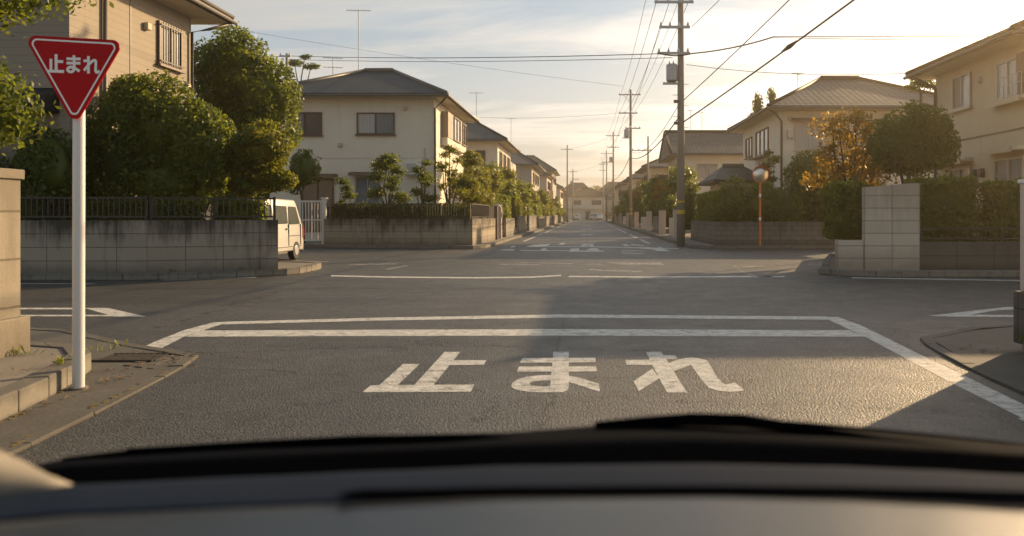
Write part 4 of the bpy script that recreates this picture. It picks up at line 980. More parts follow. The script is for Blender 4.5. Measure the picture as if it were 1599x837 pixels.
window(h1, '-X', 11, 22.0, 23.3, 1.5, 2.70, 'alu', 'glass_dark', 1); canopy(h1, '-X', 11, 21.9, 23.9, 2.84, .4, 'tan')
for y in (21.35, 21.75): facebox(MB(), '-X', 11, y-.06, y+.06, .002, .14, 2.35, 2.6).build('wall_lamp', 'fascia', h1, world=True, bevel=.02)
facebox(MB(), '-X', 11, 19.05, 24.25, 0, .015, 3.48, 3.53).build('string_course', 'trim', h1, world=True)
pipe(h1, [(10.95, 24.24, .2), (10.95, 24.24, 5.3), (10.6, 24.5, 5.6), (10.4, 24.7, 5.7)], .045)

# near right corner: gate pillar on blocks, and the wall that runs back beside the car
pw = thing('gate_pillar', 'pale pinkish gate pillar standing on dark blocks at the near corner', 'gate post', (4.1, 7.2, .1))
MB().box(4.055, 4.42, 7.00, 7.33, .09, .58).build('base', 'block_dark', pw, world=True, bevel=.01)
MB().box(4.09, 4.30, 7.06, 7.28, .582, 1.60).build('shaft', 'pinkish', pw, world=True, bevel=.01)
MB().box(4.075, 4.315, 7.045, 7.295, 1.602, 1.635).build('cap', 'sign_white', pw, world=True, bevel=.006)
block_wall('garden wall running back from the pinkish gate pillar along the kerb', (4.24, 7.057), (4.28, -6), .1, 1.55, 'block_warm', .15, .06)
block_wall('low dark wall continuing from the pinkish gate pillar beside the cross road', (4.44, 7.05), (20, 7.5), .1, .55, 'block_dark', .15)

# ================================================================== HOUSES AND GARDENS RIGHT OF THE FAR STREET
h9 = house('cream house with a grey tiled hip roof behind the traffic mirror', 9, 17.6, 36, 44.6, 6.20, 8.45, (12.2, 40.3, 14.2, 40.3), 'cream', 'tile_grey', .72)
window(h9, '-Y', 36, 9.5+.2, 11.0, 4.35, 5.6, 'alu', 'glass_curtain', 1); canopy(h9, '-Y', 36, 9.5, 11.2, 5.72, .4)
window(h9, '-Y', 36, 12.9, 14.3, 4.35, 5.5, 'alu', 'glass_curtain', 1); canopy(h9, '-Y', 36, 12.7, 14.5, 5.62, .4)
window(h9, '-X', 9, 38.2, 41.0, 4.35, 5.7, 'brown_frame', 'glass_mid', 2); window(h9, '-X', 9, 42.0, 43.6, 4.5, 5.6, 'brown_frame', 'glass_dark', 1)
window(h9, '-Y', 36, 9.8, 11.4, .9, 2.6, 'alu', 'glass_mid', 1)
facebox(MB(), '-X', 9, 38.1, 41.1, .075, .4, 4.22, 4.29).build('balcony_floor', 'trim', h9, world=True)
pipe(h9, [(9.06, 35.94, .2), (9.06, 35.94, 5.7), (8.7, 35.6, 6.0), (8.4, 35.4, 6.18)], .05)
fittings(h9, '-Y', 36, (9.45, 4.9), ((11.9, 5.4), (9.45, 5.75))); ac_unit(h9, '-Y', 36, 12.0, 3.0)
antenna(h9, 11.2, 41.0, 7.6, 8.9, .8, 4, .5)
block_wall('mossy block wall behind the orange mirror post', (5.0, 30.05), (16, 30.05), .1, 1.04, 'block2', .15)
block_wall('block wall turning up the street beside the leaning utility pole', (5.02, 37.5), (5.02, 30.21), .1, 1.04, 'block2', .15)
hedge('garden_hedge', 'tall rounded hedge over the mossy wall left of the mirror post', (6.2, 31.2, .1), blobs=[(5.85, 31.1, 1.75, .85, .75, 1.1), (6.9, 31.2, 1.7, .85, .7, 1.0), (7.9, 31.3, 1.45, .95, .6, .9)], boxes=[(5.5, 8.4, 30.9, 31.4, .4, 1.3), (5.25, 5.95, 31.9, 37.2, .4, 2.3)], leaf=.12, m='leaf')
tree('round_tree', 'dark clipped round tree behind the mossy wall and the mirror', 'tree', (9.3, 32.2, .1),
     [(9.3, 32.2, 2.9, 1.1, .9, 1.15), (9.8, 32.3, 2.1, 1.1, .9, 1.2), (8.9, 32.2, 1.8, .9, .8, .9), (10.4, 32.3, 1.6, .8, .7, .8)], .11, 'leaf_deep', .1, .9, dens=2.5, amp=.08)
open_tree('garden_tree', 'slim sparse conifer against the wall of the house behind the mirror', (8.1, 34.2, .1), 4.3, .4, 7, .09, 'leaf_deep', .05, .3, dens=1.2)
open_tree('garden_tree', 'dark bushy tree behind the mossy wall and thin autumn tree', (11.4, 32.5, .1), 3.6, 1.0, 8, .1, 'leaf_deep', .07, .55)
tree('conifer', 'slim dark conifer top showing behind the left slope of the mirror house', 'tree', (10.6, 48, .1), [(10.6, 48, 8.0, .38, .38, .9), (10.6, 48, 6.8, .55, .5, .9), (10.3, 48, 7.3, .35, .3, .4)], .12, 'leaf_deep', .1, 5.0, dens=1.8)
tree('conifer', 'blunt taller conifer top just beside the slim one behind the mirror house', 'tree', (11.6, 48.5, .1), [(11.6, 48.5, 8.7, .32, .3, .6), (11.6, 48.5, 7.6, .4, .4, .9)], .12, 'leaf_deep', .1, 5.5, dens=1.8)
lr = thing('shed', 'low outbuilding with a ridged tiled roof behind the tall rounded hedge', 'shed', (7.1, 39, .1))
MB().box(6.7, 8.6, 38, 42, .1, 2.9).build('wall', 'cream2', lr, world=True)
roofmesh(6.1, 8.95, 37.4, 42.6, 2.91, 3.85, (7.0, 40, 8.1, 40)).build('roof', 'tile_grey', lr, world=True)
MB().tube([(7.0, 40, 3.87), (8.1, 40, 3.87)], .12, 8).build('ridge_cap', 'fascia', lr, world=True)
h10 = house('gable roofed grey tiled house between the utility pole and the mirror house', 6.9, 14.5, 58, 66, 5.8, 8.0, (6.2, 62, 15.2, 62), 'cream2', 'tile_grey', .7)
window(h10, '-Y', 58, 8.2, 9.8, 4.0, 5.2, 'alu', 'glass_mid', 1); std_windows(h10, 6.9, 58.5, 65.5, 5.8, '-X', 2); antenna(h10, 9.2, 62, 7.8, 9.6, .6, 3, .2); antenna(h10, 8.3, 62, 7.8, 9.8, .6, 3, .2)
h11 = house('golden lit house second up the right row behind hedges', 6.3, 14, 80, 90, 6.2, 8.2, (9.5, 85, 11, 85), 'tan', 'tile_grey', .7); std_windows(h11, 6.3, 80.5, 89.5, 6.2, '-X', 3); window(h11, '-Y', 80, 7.2, 9, 4.4, 5.5)
h12 = house('third house of the right row with a small grey hip roof', 5.8, 13, 100, 112, 6.0, 8.0, (8.6, 106, 10, 106), 'cream2', 'tile', .7); std_windows(h12, 5.8, 101, 111, 6.0, '-X', 3)
h13 = house('fourth house of the right row, pale and boxy', 5.5, 12, 124, 138, 6.2, 8.3, (8, 131, 9.5, 131), 'grey_wall', 'tile_grey', .6); std_windows(h13, 5.5, 125, 137, 6.2, '-X', 3)
h14 = house('farthest house of the right row close to the street end', 5.4, 13, 152, 168, 6.4, 8.8, (8.4, 160, 10, 160), 'tan', 'tile_brown', .6); std_windows(h14, 5.4, 153, 167, 6.4, '-X', 3)
segs = [(40.5, 45), (48.5, 56), (59, 69), (74, 86), (90, 104), (110, 128), (134, 158)]
for i, (a, b) in enumerate(segs):
    block_wall(f'pale garden wall, {ORD[i]} past the mossy wall on the pole side', (4.75-.03*(i % 2), b), (4.75-.03*(i % 2), a), .1, 1.15+.08*(i % 2), ['pinkish', 'block_far'][i % 2], .15, group='street walls on the pole side')
    bx = []; bl = []; y = a+.3
    while y < b-.8:
        l = min(1.2+1.6*rng.random(), b-.3-y); h = 1.9+1.1*rng.random()
        if rng.random() < .5: bx.append((4.98, 5.75, y, y+l, .5, h))
        else: bl.append((5.4, y+l/2, h-.3, .6, l*.55, .7))
        y += l+.15
    hedge('garden_hedge', f'dark hedge over the {ORD[i]} pale garden wall on the pole side', (5.3, (a+b)/2, .1), boxes=bx, blobs=bl, leaf=.11+.012*i, m='leaf_deep' if i % 2 else 'leaf', group='street hedges on the pole side', dens=1.7)
    gp = thing('gate_pillar', f'square gate pillar ending the {ORD[i]} pale garden wall on the pole side', 'gate post', (4.65, a-.5, .1), group='gate pillars on the pole side')
    MB().box(-.2, .2, -.2, .2, 0, 1.5).build('shaft', 'pinkish', gp, bevel=.015); MB().box(-.24, .24, -.24, .24, 1.502, 1.57).build('cap', 'block_far', gp, bevel=.01)
tr = [(5.9, 47, 4.3, 1.0), (6.2, 52, 4.6, 1.15), (5.6, 57.5, 3.8, .9), (5.8, 63, 4.4, 1.2), (5.7, 72, 4.4, 1.2), (5.6, 79, 4.8, 1.3), (5.6, 92, 4.4, 1.2), (5.5, 106, 4.8, 1.4)]
for i, (x, y, h, r) in enumerate(tr):
    tree('street_garden_tree', f'{ORD[i]} garden tree over the dark hedges on the pole side', 'tree', (x, y, .1),
         [(x, y, h-r*.5, r*.75, r*.75, r*.6), (x-.35*r, y-.4*r, h-r*1.15, r*.7, r*.7, r*.45), (x+.3*r, y+.4*r, h-r*1.3, r*.7, r*.7, r*.5)], .11+.015*i, ['leaf_deep', 'leaf', 'leaf_autumn'][i % 3], .07, group='garden trees on the pole side', dens=1.5, amp=.2, depth=.24, spread=.22)

# ================================================================== STREET END
he = house('small hip roofed house closing the far end of the street', -5.2, 4.4, 203, 212, 6.2, 8.6, (-1.6, 207.5, .8, 207.5), 'cream', 'tile_brown', .8)
window(he, '-Y', 203, -4, -1.8, 4.0, 5.2); window(he, '-Y', 203, 1.0, 3.6, 4.0, 5.2); window(he, '-Y', 203, -.6, .6, .2, 2.4, 'brown_frame', 'glass_dark', 0, sill=False)
MB().box(-5.25, 4.45, 202.2, 202.99, 3.0, 3.2).build('balcony_floor', 'cream2', he, world=True); MB().box(-5.25, 4.45, 202.15, 202.199, 2.9, 4.0).build('balcony_front', 'cream2', he, world=True)
for i, (x0, x1, y, ez, rz) in enumerate([(-24, -9, 222, 6.5, 9.5), (8, 20, 216, 6.5, 9.0), (-9, 2, 240, 7.5, 11.5), (3, 14, 246, 8, 12), (22, 36, 220, 7, 10)]):
    hb = house(['wide house behind the street end, left of the small hip roofed house', 'house beyond the street end to the right of its small hip roofed house', 'tall roof rising behind the small hip roofed house', 'far roof behind the street end near the poles', 'outer house beyond the street end behind the right row'][i],
               x0, x1, y, y+9, ez, rz, ((x0+x1)/2-2, y+4.5, (x0+x1)/2+2, y+4.5), 'grey_wall', 'tile_grey', .7)
    std_windows(hb, y, x0+1, x1-1, ez, '-Y', 2)
# low wooded rise far behind
hv = MB(); nx, ny = 40, 8
hx = lambda i: -260+520*i/(nx-1); hy = lambda j: 300+180*j/(ny-1)
hz = lambda x, y, j: max(0.0, (7.0+3.5*math.sin(x*.021+.6)+2.2*math.sin(x*.06)-.02*abs(x)) * math.sin(math.pi*j/(ny-1)))
for j in range(ny):
    for i in range(nx): hv.vert((hx(i), hy(j), hz(hx(i), hy(j), j)-.05))
for j in range(ny-1):
    for i in range(nx-1): hv.f.append([j*nx+i, j*nx+i+1, (j+1)*nx+i+1, (j+1)*nx+i])
struct('hills', hv, 'hill', smooth=True)
wb = []
for i in range(70):
    x = -130+260*rng.random(); y = 318+60*rng.random(); r = 2.2+2.2*rng.random(); wb.append((x, y, 7.0+3.0*rng.random()+2.5*math.sin(x*.05), r*1.5, r, r))
tag(crown('distant_woodland', wb, .55, 'leaf_deep', None, 1.2, amp=.2), kind='stuff')
# rear row behind the houses, seen through gaps
tree('dark_tree', 'broad dark tree behind the sided house and the low white house', 'tree', (-21, 40, .1), [(-21, 40, 3.2, 2.4, 1.6, 2.2), (-18, 41, 2.6, 2.0, 1.5, 1.8), (-16.2, 39, 2.3, 1.5, 1.2, 1.6)], .16, 'leaf_deep', .2, 1.2, dens=1.6)

# ================================================================== TRAFFIC MIRROR
mi = thing('traffic_mirror', 'round convex traffic mirror on a slim orange post at the mossy wall', 'traffic mirror', (6.63, 29.6, .1))
MB().tube([(6.63, 29.6, .1), (6.63, 29.6, 3.0)], .042, 12).build('post', 'orange', mi, world=True)
for z in (1.1, 2.0): MB().tube([(6.63, 29.6, z), (6.63, 29.6, z+.12)], .045, 12).build('reflector_band', 'sign_white', mi, world=True)
rim = MB(); zc = 2.87; n = 32
pr_ = [(.325, .02), (.325, -.035), (.308, -.045), (.300, -.03)]
for i in range(n):
    for r, d in pr_:
        t = 2*math.pi*i/n; rim.vert((6.63+r*math.cos(t), 29.48+d, zc+r*math.sin(t)))
for i in range(n):
    for j in range(4):
        a, b = i*4+j, i*4+(j+1) % 4; c, d = ((i+1) % n)*4+(j+1) % 4, ((i+1) % n)*4+j; rim.f.append([a, b, c, d])
rim.build('rim', 'orange', mi, world=True, smooth=True)
dome = MB(); rings = 6
dome.vert((6.63, 29.40, zc))
for k in range(1, rings+1):
    r = .30*k/rings; d = -.08+.07*(k/rings)**2
    for i in range(n): t = 2*math.pi*i/n; dome.vert((6.63+r*math.cos(t), 29.48+d, zc+r*math.sin(t)))
for i in range(n): dome.f.append([0, 1+i, 1+(i+1) % n])
for k in range(rings-1):
    for i in range(n): a = 1+k*n+i; b = 1+k*n+(i+1) % n; dome.f.append([a, a+n, b+n, b])
dome.build('mirror_face', 'mirror', mi, world=True, smooth=True)
bk = MB().tube([(6.63, 29.505, zc), (6.63, 29.515, zc)], .33, 24).build('back_plate', 'orange', mi, world=True)
vs = MB()
for i in range(9):
    t0, t1 = R(30+120*i/9), R(30+120*(i+1)/9); r0, r1 = .345, .352
    p = lambda t, r, y: (6.63+r*math.cos(t), y, zc+r*math.sin(t))
    vs.poly([p(t0, r0, 29.53), p(t1, r0, 29.53), p(t1, r0, 29.28), p(t0, r0, 29.28)]); vs.poly([p(t0, r1, 29.53), p(t0, r1, 29.28), p(t1, r1, 29.28), p(t1, r1, 29.53)])
vs.build('visor', 'orange', mi, world=True, flip=False)
MB().box(6.59, 6.67, 29.52, 29.60, zc-.05, zc+.05).build('bracket', 'steel', mi, world=True)

# ================================================================== UTILITY POLES
def insulators(par, xs, y, z, r=.05, h=.16):
    for x in xs: MB().tube([(x, y, z), (x, y, z+h*.4), (x, y, z+h)], [r, r*1.15, r*.5], 8).build('insulator', 'insul', par)
def pole(label, x, y, H, arms, r0=.175, tz=None, group=None, band=True, steps=True):
    t = thing('utility_pole', label, 'utility pole', (x, y, .1), group=group)
    MB().tube([(0, 0, -.1), (0, 0, H*.5), (0, 0, H)], [r0, r0*.8, r0*.6], 14).build('shaft', 'pole', t, smooth=True)
    for z, a, b in arms:
        MB().box(a, b, -r0-.09, -r0-.0, z-.05, z+.05).build('crossarm', 'steel', t)
        n = 4 if b-a > 1.2 else 2
        xs = [a+.08+(b-a-.16)*i/(n-1) for i in range(n)]; insulators(t, xs, -r0-.045, z+.05)
    if len(arms) > 1: MB().tube([(arms[0][1]*.6, -r0-.045, arms[0][0]-.05), (0, -r0*.8, arms[0][0]-.75)], .02, 6).build('brace', 'steel', t)
    if tz:
        MB().tube([(-.38, -.05, tz), (-.38, -.05, tz+.05), (-.38, -.05, tz+.68), (-.38, -.05, tz+.72)], [.2, .235, .235, .2], 16).build('transformer', 'steel', t)
        MB().box(-.75, .1, -.1, 0.0, tz-.12, tz-.03).build('transformer_arm', 'steel', t)
        insulators(t, (-.46, -.3), -.05, tz+.72, .04, .14)
    if band:
        for z0, z1 in ((1.25, 1.42), (1.72, 1.80)): MB().tube([(0, 0, z0), (0, 0, z1)], r0*.98, 14).build('warning_band', 'yellow', t, smooth=False)
    if steps:
        sm = MB()
        for i in range(10): s = 1 if i % 2 else -1; sm.tube([(s*r0*.7, 0, 2.6+i*.45), (s*(r0+.16), 0, 2.6+i*.45)], .011, 5)
        sm.build('step_bolts', 'steel', t)
    return t
p1 = pole('nearest tall utility pole carrying a drum transformer, beside the far street', 3.87, 32, 13.2, [(12.6, -1.0, 1.0), (10.02, -1.12, .5), (8.98, -.92, .35), (7.90, -1.0, .35)], .175, 6.75)
for z in (5.1, 6.0): MB().box(3.87-.32, 3.87-.1, 31.7, 31.8, z-.06, z+.06).build('cable_clamp', 'fascia', p1, world=True)
rest = [('second tall utility pole up the pole side of the street', 3.95, 71, 12.8, [(12.3, -1.1, .9), (10.6, -1.1, .6), (9.2, -.5, .9)], 8.4), ('third tall utility pole up the pole side of the street', 3.9, 118, 14.0, [(13.4, -1.2, 1.0), (11.6, -.9, .9)], 9.4),
        ('fourth tall utility pole up the pole side of the street', 3.9, 160, 14.6, [(14, -1.2, 1.2), (12.2, -1, 1)], None), ('fifth utility pole, most distant on the pole side of the street', 3.9, 196, 14.8, [(14.2, -1.2, 1.2), (12.6, -1, 1)], None)]
for l, x, y, H, ar, tz in rest: pole(l, x, y, H, ar, .17, tz, steps=False)
pole('nearer lone utility pole on the side of the pale gate pillar', -3.7, 138, 13.8, [(13.0, -1.1, 1.1)], .17, steps=False)
pole('farther stubby pole with a transformer near the left street end', -3.5, 180, 12.0, [(11.4, -1.3, 1.0), (9.6, -.3, 1.4)], .2, 8.5, steps=False)
pole('thin pole standing behind the tall full tree and the cream roof', -18.8, 48, 11.3, [(11.1, -.4, .3)], .13, band=False, steps=False)
pole('slim wooden pole rising over the gable roofed house hedges', 5.95, 76, 9.0, [(7.6, -1.6, .3)], .13, band=False, steps=False)
pole('utility pole by the low dark wall holding the two falling cables', 9.0, 8.3, 11.6, [(11.1, -.9, .9), (8.1, -.6, .6)], .17, steps=False)

def wire(label, pts, sag=.3, r=.013, group=None, m='wire'):
    out = []
    for a, b in zip(pts[:-1], pts[1:]):
        a, b = Vector(a), Vector(b); n = max(6, int((b-a).length/2.5))
        for i in range(n):
            t = i/n; p = a.lerp(b, t); p.z -= sag*4*t*(1-t); out.append(p)
    out.append(Vector(pts[-1]))
    o = MB().tube(out, r, 6).build('power_line', m, None, smooth=True)
    return tag(o, label, 'power line', group)
pz = [32, 71, 118, 160, 196]; px_ = [3.87, 3.95, 3.9, 3.9, 3.9]
def run(dx, zs, label, sag=.5, r=.012, group='lines strung from pole to pole up the street'):
    wire(label, [(x+dx, y-.2, z+.25) for x, y, z in zip(px_, pz, zs)], sag, r, group)
lbl = 'thin line strung pole to pole up the street'
run(-1.0, (10.02, 10.6, 11.6, 12.2, 12.6), lbl); run(-.45, (10.02, 10.6, 11.6, 12.2, 12.6), lbl, .6); run(.35, (10.02, 10.6, 11.6, 12.2, 12.6), lbl)
run(-.85, (8.98, 9.2, 11.6, 12.2, 12.6), lbl, .7); run(.8, (12.6, 12.3, 13.4, 14, 14.2), lbl, .6); run(-.9, (12.6, 12.3, 13.4, 14, 14.2), lbl, .6)
run(-.1, (5.1, 6.4, 6.6, 6.8, 7.0), 'thick communication cable sagging low from pole to pole up the street', .7, .028, None)
run(.1, (6.0, 6.9, 7.2, 7.2, 7.4), 'middle cable sagging from pole to pole just above the thick one', .9, .016, None)
P0 = (9.0, 8.3)
wire('thick black cable dropping from above the near road to the nearest pole', [(3.95, 31.8, 5.15), (P0[0]-.2, P0[1]+.2, 8.1)], .12, .026)
jb = MB()
c0 = Vector((3.95, 31.8, 5.15)).lerp(Vector((P0[0]-.2, P0[1]+.2, 8.1)), .40); c0.z -= .10
jb.tube([c0+Vector((-.10, .45, -.06)), c0+Vector((0, 0, .0)), c0+Vector((.10, -.45, .06))], [.03, .075, .03], 8)
tag(jb.build('cable_splice', 'wire'), 'black splice sleeve on the thick cable near the nearest pole', 'cable splice')
wire('lighter cable crossing the sky above the thick one to the nearest pole', [(3.95, 31.8, 6.05), (P0[0]+.3, P0[1], 11.0)], .25, .017)
wire('faint upper line from the top of the nearest pole over the near road', [(4.3, 31.8, 9.1), (P0[0]-.6, P0[1], 11.4)], .3, .011)
wire('heavy drop cable from the nearest pole toward the bright sky by the tan roof', [(2.9, 31.75, 8.0), (4.3, 31.7, 7.97), (7.35, 30.2, 8.32)], .10, .028)
wire('straight double line continuing from the heavy drop cable across the bright sky', [(7.35, 30.2, 8.32), (30, 30.2, 8.55)], .08, .016)
wire('second straight line just under the double line in the bright sky', [(7.35, 30.2, 8.28), (30, 30.2, 8.25)], .12, .012)
wire('low line from the nearest pole to the tan house eave', [(4.1, 31.9, 7.55), (10.5, 24.6, 5.85)], .2, .012)
wire('long level line from the thin pole across over the cream roof to the nearest pole', [(-18.8, 47.85, 11.22), (2.95, 31.8, 7.98)], .15, .018)
wire('second level line just below the first over the cream roof', [(-18.6, 47.85, 11.0), (3.5, 31.8, 7.82)], .15, .014)
wire('line running off behind the tall tree from the thin pole', [(-40, 44, 10.6), (-18.9, 47.9, 11.2)], .2, .016)
wire('faint high line crossing the pale sky above the cream roof', [(-40, 70, 19.6), (3.2, 70.9, 18.6-5.4)], .3, .012)
wire('slanting pair line from the far left poles across the street', [(-3.7, 138, 13.2), (3.9, 118, 13.5)], .3, .014)
wire('second slanting line across the far street near the end poles', [(-3.5, 180, 11.6), (3.9, 160, 12.3)], .3, .014)
wire('faint line from the second cream house roof to the third pole', [(-9, 62, 9.2), (3.5, 70.9, 10.8)], .25, .011)

# ================================================================== CAR INTERIOR (the camera looks out over this dash)
car = thing('car', 'dark dashboard, cowl and wipers of the car the picture is taken from', 'car', (0, .7, .9))
cs = [(-260,70),(-150,55),(0,40),(130,29),(400,17),(600,8),(800,0),(1100,-3),(1300,1),(1450,7),(1599,15),(1750,25),(1900,40)]
def cof(px):
    for (a, b), (c, d) in zip(cs[:-1], cs[1:]):
        if a <= px <= c:
            t = (px-a)/(c-a); t = t*t*(3-2*t)*.4+t*.6; return b+(d-b)*t
    return cs[-1][1]
XS = np.linspace(-260, 1900, 90)
def sheet(rows, name, m, smooth=True, xs=XS):
    """rows: (photo row at the middle, distance, share of the curve); a closed solid 1.5 cm thick"""
    mb = MB(); k = len(xs)
    pts = []
    for py, Y, s in rows:
        for px in xs: pts.append((PX(px, Y), Y, PZ(py + s*cof(px), Y)))
    mb.v = pts + [(x, y, z-.02) for x, y, z in pts]; r = len(rows); n = r*k
    for i in range(r-1):
        for j in range(k-1):
            a = i*k+j; mb.f.append([a, a+1, a+k+1, a+k]); mb.f.append([n+a, n+a+k, n+a+k+1, n+a+1])
    for j in range(k-1): mb.f.append([j, n+j, n+j+1, j+1]); a = (r-1)*k+j; mb.f.append([a, a+1, n+a+1, n+a])
    for i in range(r-1): a = i*k; mb.f.append([a, a+k, n+a+k, n+a]); a = i*k+k-1; mb.f.append([a, n+a, n+a+k, a+k])
    return mb.build(name, m, car, world=True, smooth=smooth)
sheet([(900, .47, .9), (850, .52, .9), (815, .565, .95), (795, .59, .95), (781, .612, 1), (776, .625, 1)], 'lower_pad', 'dash_pad')
sheet([(786, .628, 1), (782, .645, 1), (772, .655, 1)], 'dash_gap', 'black', xs=XS)
sheet([(772, .652, 1), (767, .660, 1), (757, .685, 1), (742, .725, 1), (732, .765, 1), (727, .80, 1)], 'upper_dash', 'dash')
vt = MB()
vx = np.linspace(528, 1690, 60); top = [769, 764, 764]; bot = [781, 777, 776]
def vent_row(px, edge):
    f = min(1, max(0, (px-528)/40)); b = cof(px)*.5
    return (771+b-6.5*math.sqrt(f)) if edge else (774+b+7*math.sqrt(f))
va = [(PX(p, .615), .615, PZ(vent_row(p, 0), .615)+.002) for p in vx]; vb = [(PX(p, .640), .640, PZ(vent_row(p, 1), .640)+.003) for p in vx]
for i in range(len(vx)-1): vt.poly([va[i], va[i+1], vb[i+1], vb[i]])
vt.build('defroster_vent', 'black', car, world=True, flip=False)
sheet([(733, .79, 1), (724, .83, 1), (712, .87, 1), (703, .90, 1), (697, .93, 1)], 'windscreen_base', 'black')
# cowl outside the glass and the two wipers
cl = [(-260,760),(0,735),(100,714),(250,701),(400,691),(560,685),(700,679),(800,672),(900,664),(1000,656),(1100,653),(1200,657),(1300,663),(1400,671),(1500,680),(1599,690),(1750,705),(1900,725)]
def clf(px):
    for (a, b), (c, d) in zip(cl[:-1], cl[1:]):
        if a <= px <= c: return b+(d-b)*(px-a)/(c-a)
    return cl[-1][1]
mb = MB(); k = len(XS); pts = []
for s, Y in ((1.0, .95), (.45, 1.02), (.12, 1.10), (.0, 1.16)):
    for px in XS: pts.append((PX(px, Y), Y, PZ(clf(px)+3 + s*(702+cof(px)-clf(px)), Y)))
mb.v = pts + [(x, y, z-.03) for x, y, z in pts]; n = 4*k
for i in range(3):
    for j in range(k-1): a = i*k+j; mb.f.append([a, a+1, a+k+1, a+k]); mb.f.append([n+a, n+a+k, n+a+k+1, n+a+1])
for j in range(k-1): a = 3*k+j; mb.f.append([a, a+1, n+a+1, n+a]); mb.f.append([j, n+j, n+j+1, j+1])
mb.build('cowl', 'cowl', car, world=True, smooth=True)
def strip(pts, Y, r, name, m):
    q = [(PX(a, y_), y_, PZ(b, y_)) for (a, b), y_ in zip(pts, np.linspace(*Y, len(pts)))]
    return MB().tube(q, r, 10).build(name, m, car, world=True, smooth=True)
w1 = strip([(1500,704),(1380,690),(1260,671),(1160,657),(1080,655),(1000,660),(930,664)], (1.02, 1.10), [.006, .006, .007, .009, .009, .008, .005], 'wiper_arm', 'black')
strip([(1720,715),(1560,693),(1400,677),(1250,664),(1110,655),(960,662)], (1.10, 1.16), .005, 'wiper_blade', 'cowl')
strip([(900,699),(700,690),(560,690),(400,697),(250,706),(100,722)], (1.05, 1.10), [.010, .010, .009, .008, .008, .007], 'wiper_arm', 'black')
strip([(820,683),(640,687),(480,693),(330,700),(200,708)], (1.12, 1.15), .0075, 'wiper_blade', 'cowl')
# foot of the passenger side windscreen pillar
pl = [(112, 762), (70, 760), (15, 755), (-60, 738), (-170, 690), (-330, 600)]
q = [(PX(a, y_), y_, PZ(b, y_)) for (a, b), y_ in zip(pl, (.80, .79, .78, .76, .72, .66))]
MB().tube(q, [.004, .012, .024, .031, .034, .034], 16).build('pillar_trim', 'beige', car, world=True, smooth=True)

# ================================================================== AIR, LIGHT, CAMERA
HAZE = True
if HAZE:
    m = bpy.data.materials.new('haze_air'); m.use_nodes = True; nt = m.node_tree; nt.nodes.clear()
    out = nt.nodes.new('ShaderNodeOutputMaterial'); pv = nt.nodes.new('ShaderNodeVolumePrincipled')
    pv.inputs['Color'].default_value = (1.0, .84, .60, 1); pv.inputs['Density'].default_value = .0014; pv.inputs['Anisotropy'].default_value = .82
    nt.links.new(pv.outputs[0], out.inputs['Volume'])
    tag(MB().box(-486, 486, -96, 646, -1.0, 16.5).build('haze', m), kind='stuff')

sun_dir = Vector((math.sin(R(SUN_AZ))*math.cos(R(SUN_EL)), math.cos(R(SUN_AZ))*math.cos(R(SUN_EL)), math.sin(R(SUN_EL))))
sd = bpy.data.lights.new('sun', 'SUN'); sd.energy = 5.0; sd.angle = R(.5); sd.color = (1.0, .70, .38)
so = bpy.data.objects.new('sun', sd); COL.objects.link(so); so.rotation_euler = sun_dir.to_track_quat('Z', 'Y').to_euler(); so.location = (30, 30, 40)

w = bpy.data.worlds.new('World'); S.world = w; w.use_nodes = True; nt = w.node_tree
bg = nt.nodes['Background']; sky = nt.nodes.new('ShaderNodeTexSky'); sky.sky_type = 'NISHITA'; sky.sun_disc = False
sky.sun_elevation = R(SUN_EL); sky.sun_rotation = R(SUN_AZ); sky.air_density = 1.0; sky.dust_density = 3.6; sky.ozone_density = 1.0
tc = nt.nodes.new('ShaderNodeTexCoord')
sep = nt.nodes.new('ShaderNodeSeparateXYZ'); nt.links.new(tc.outputs['Generated'], sep.inputs[0])
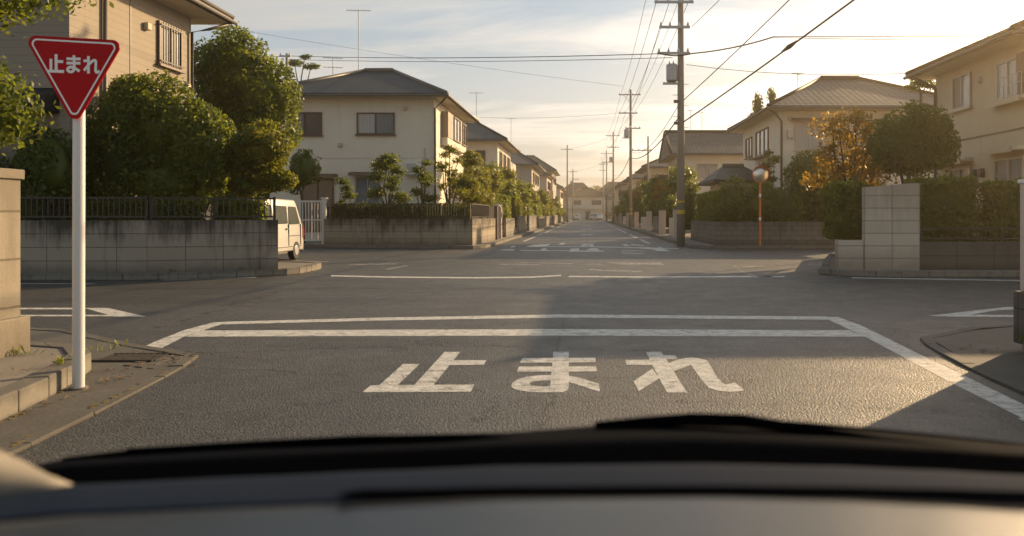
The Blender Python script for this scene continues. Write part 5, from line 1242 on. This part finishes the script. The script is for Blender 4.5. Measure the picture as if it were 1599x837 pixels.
# thin streaks of high cloud, projected on a flat layer overhead
inv = M(nt, 'DIVIDE', 1.0, M(nt, 'ADD', M(nt, 'MAXIMUM', sep.outputs[2], 0.0), .12))
cvec = nt.nodes.new('ShaderNodeCombineXYZ'); L(nt, M(nt, 'MULTIPLY', M(nt, 'MULTIPLY', sep.outputs[0], inv), .55), cvec.inputs[0]); L(nt, M(nt, 'MULTIPLY', M(nt, 'MULTIPLY', sep.outputs[1], inv), 1.5), cvec.inputs[1])
cl_ = noise(nt, cvec.outputs[0], 1.1, 7, .62, .5)
cm = ramp(nt, cl_, [(.44, 0), (.68, .7)])
lum = nt.nodes.new('ShaderNodeRGBToBW'); L(nt, sky.outputs[0], lum.inputs[0])
cc = nt.nodes.new('ShaderNodeCombineColor')
for i, k in enumerate((1.42, 1.22, 1.02)): L(nt, M(nt, 'ADD', M(nt, 'MULTIPLY', lum.outputs[0], k), (.9, .8, .66)[i]), cc.inputs[i])
veil = mixc(nt, ramp(nt, sep.outputs[2], [(.02, 0), (.30, 1)]), (5.5, 4.75, 3.95), (2.1, 2.95, 3.55))
base_ = mixc(nt, .64, sky.outputs[0], veil)
dt = nt.nodes.new('ShaderNodeVectorMath'); dt.operation = 'DOT_PRODUCT'; L(nt, tc.outputs['Generated'], dt.inputs[0]); dt.inputs[1].default_value = tuple(sun_dir)
au = M(nt, 'POWER', M(nt, 'MAXIMUM', dt.outputs['Value'], 0.0), 30.0)
cu = nt.nodes.new('ShaderNodeCombineColor')
for i, k in enumerate((10.0, 5.6, 1.8)): L(nt, M(nt, 'MULTIPLY', au, k), cu.inputs[i])
L(nt, mixc(nt, 1.0, mixc(nt, cm, base_, cc.outputs[0]), cu.outputs[0], 'ADD'), bg.inputs['Color']); bg.inputs['Strength'].default_value = .10

cam = bpy.data.cameras.new('camera'); co_ = bpy.data.objects.new('camera', cam); COL.objects.link(co_)
co_.location = (0, 0, CH); co_.rotation_euler = (R(90), 0, 0)
cam.sensor_width = 36; cam.lens = 36*F/1599; cam.shift_x = (799.5-VX)/1599; cam.shift_y = (HZ-418.5)/1599
cam.clip_start = .05; cam.clip_end = 3000
cam.dof.use_dof = True; cam.dof.focus_distance = 14; cam.dof.aperture_fstop = 2.8
S.camera = co_
S.view_settings.view_transform = 'Standard'; S.view_settings.look = 'None'; S.view_settings.gamma = 1; S.view_settings.exposure = 0.68
S.render.engine = 'CYCLES'; S.cycles.use_denoising = True
try: S.cycles.denoiser = 'OPENIMAGEDENOISE'
except Exception: pass
S.cycles.max_bounces = 6; S.cycles.diffuse_bounces = 3; S.cycles.glossy_bounces = 3; S.cycles.transmission_bounces = 4; S.cycles.volume_bounces = 0; S.cycles.transparent_max_bounces = 8
S.cycles.sample_clamp_indirect = 6
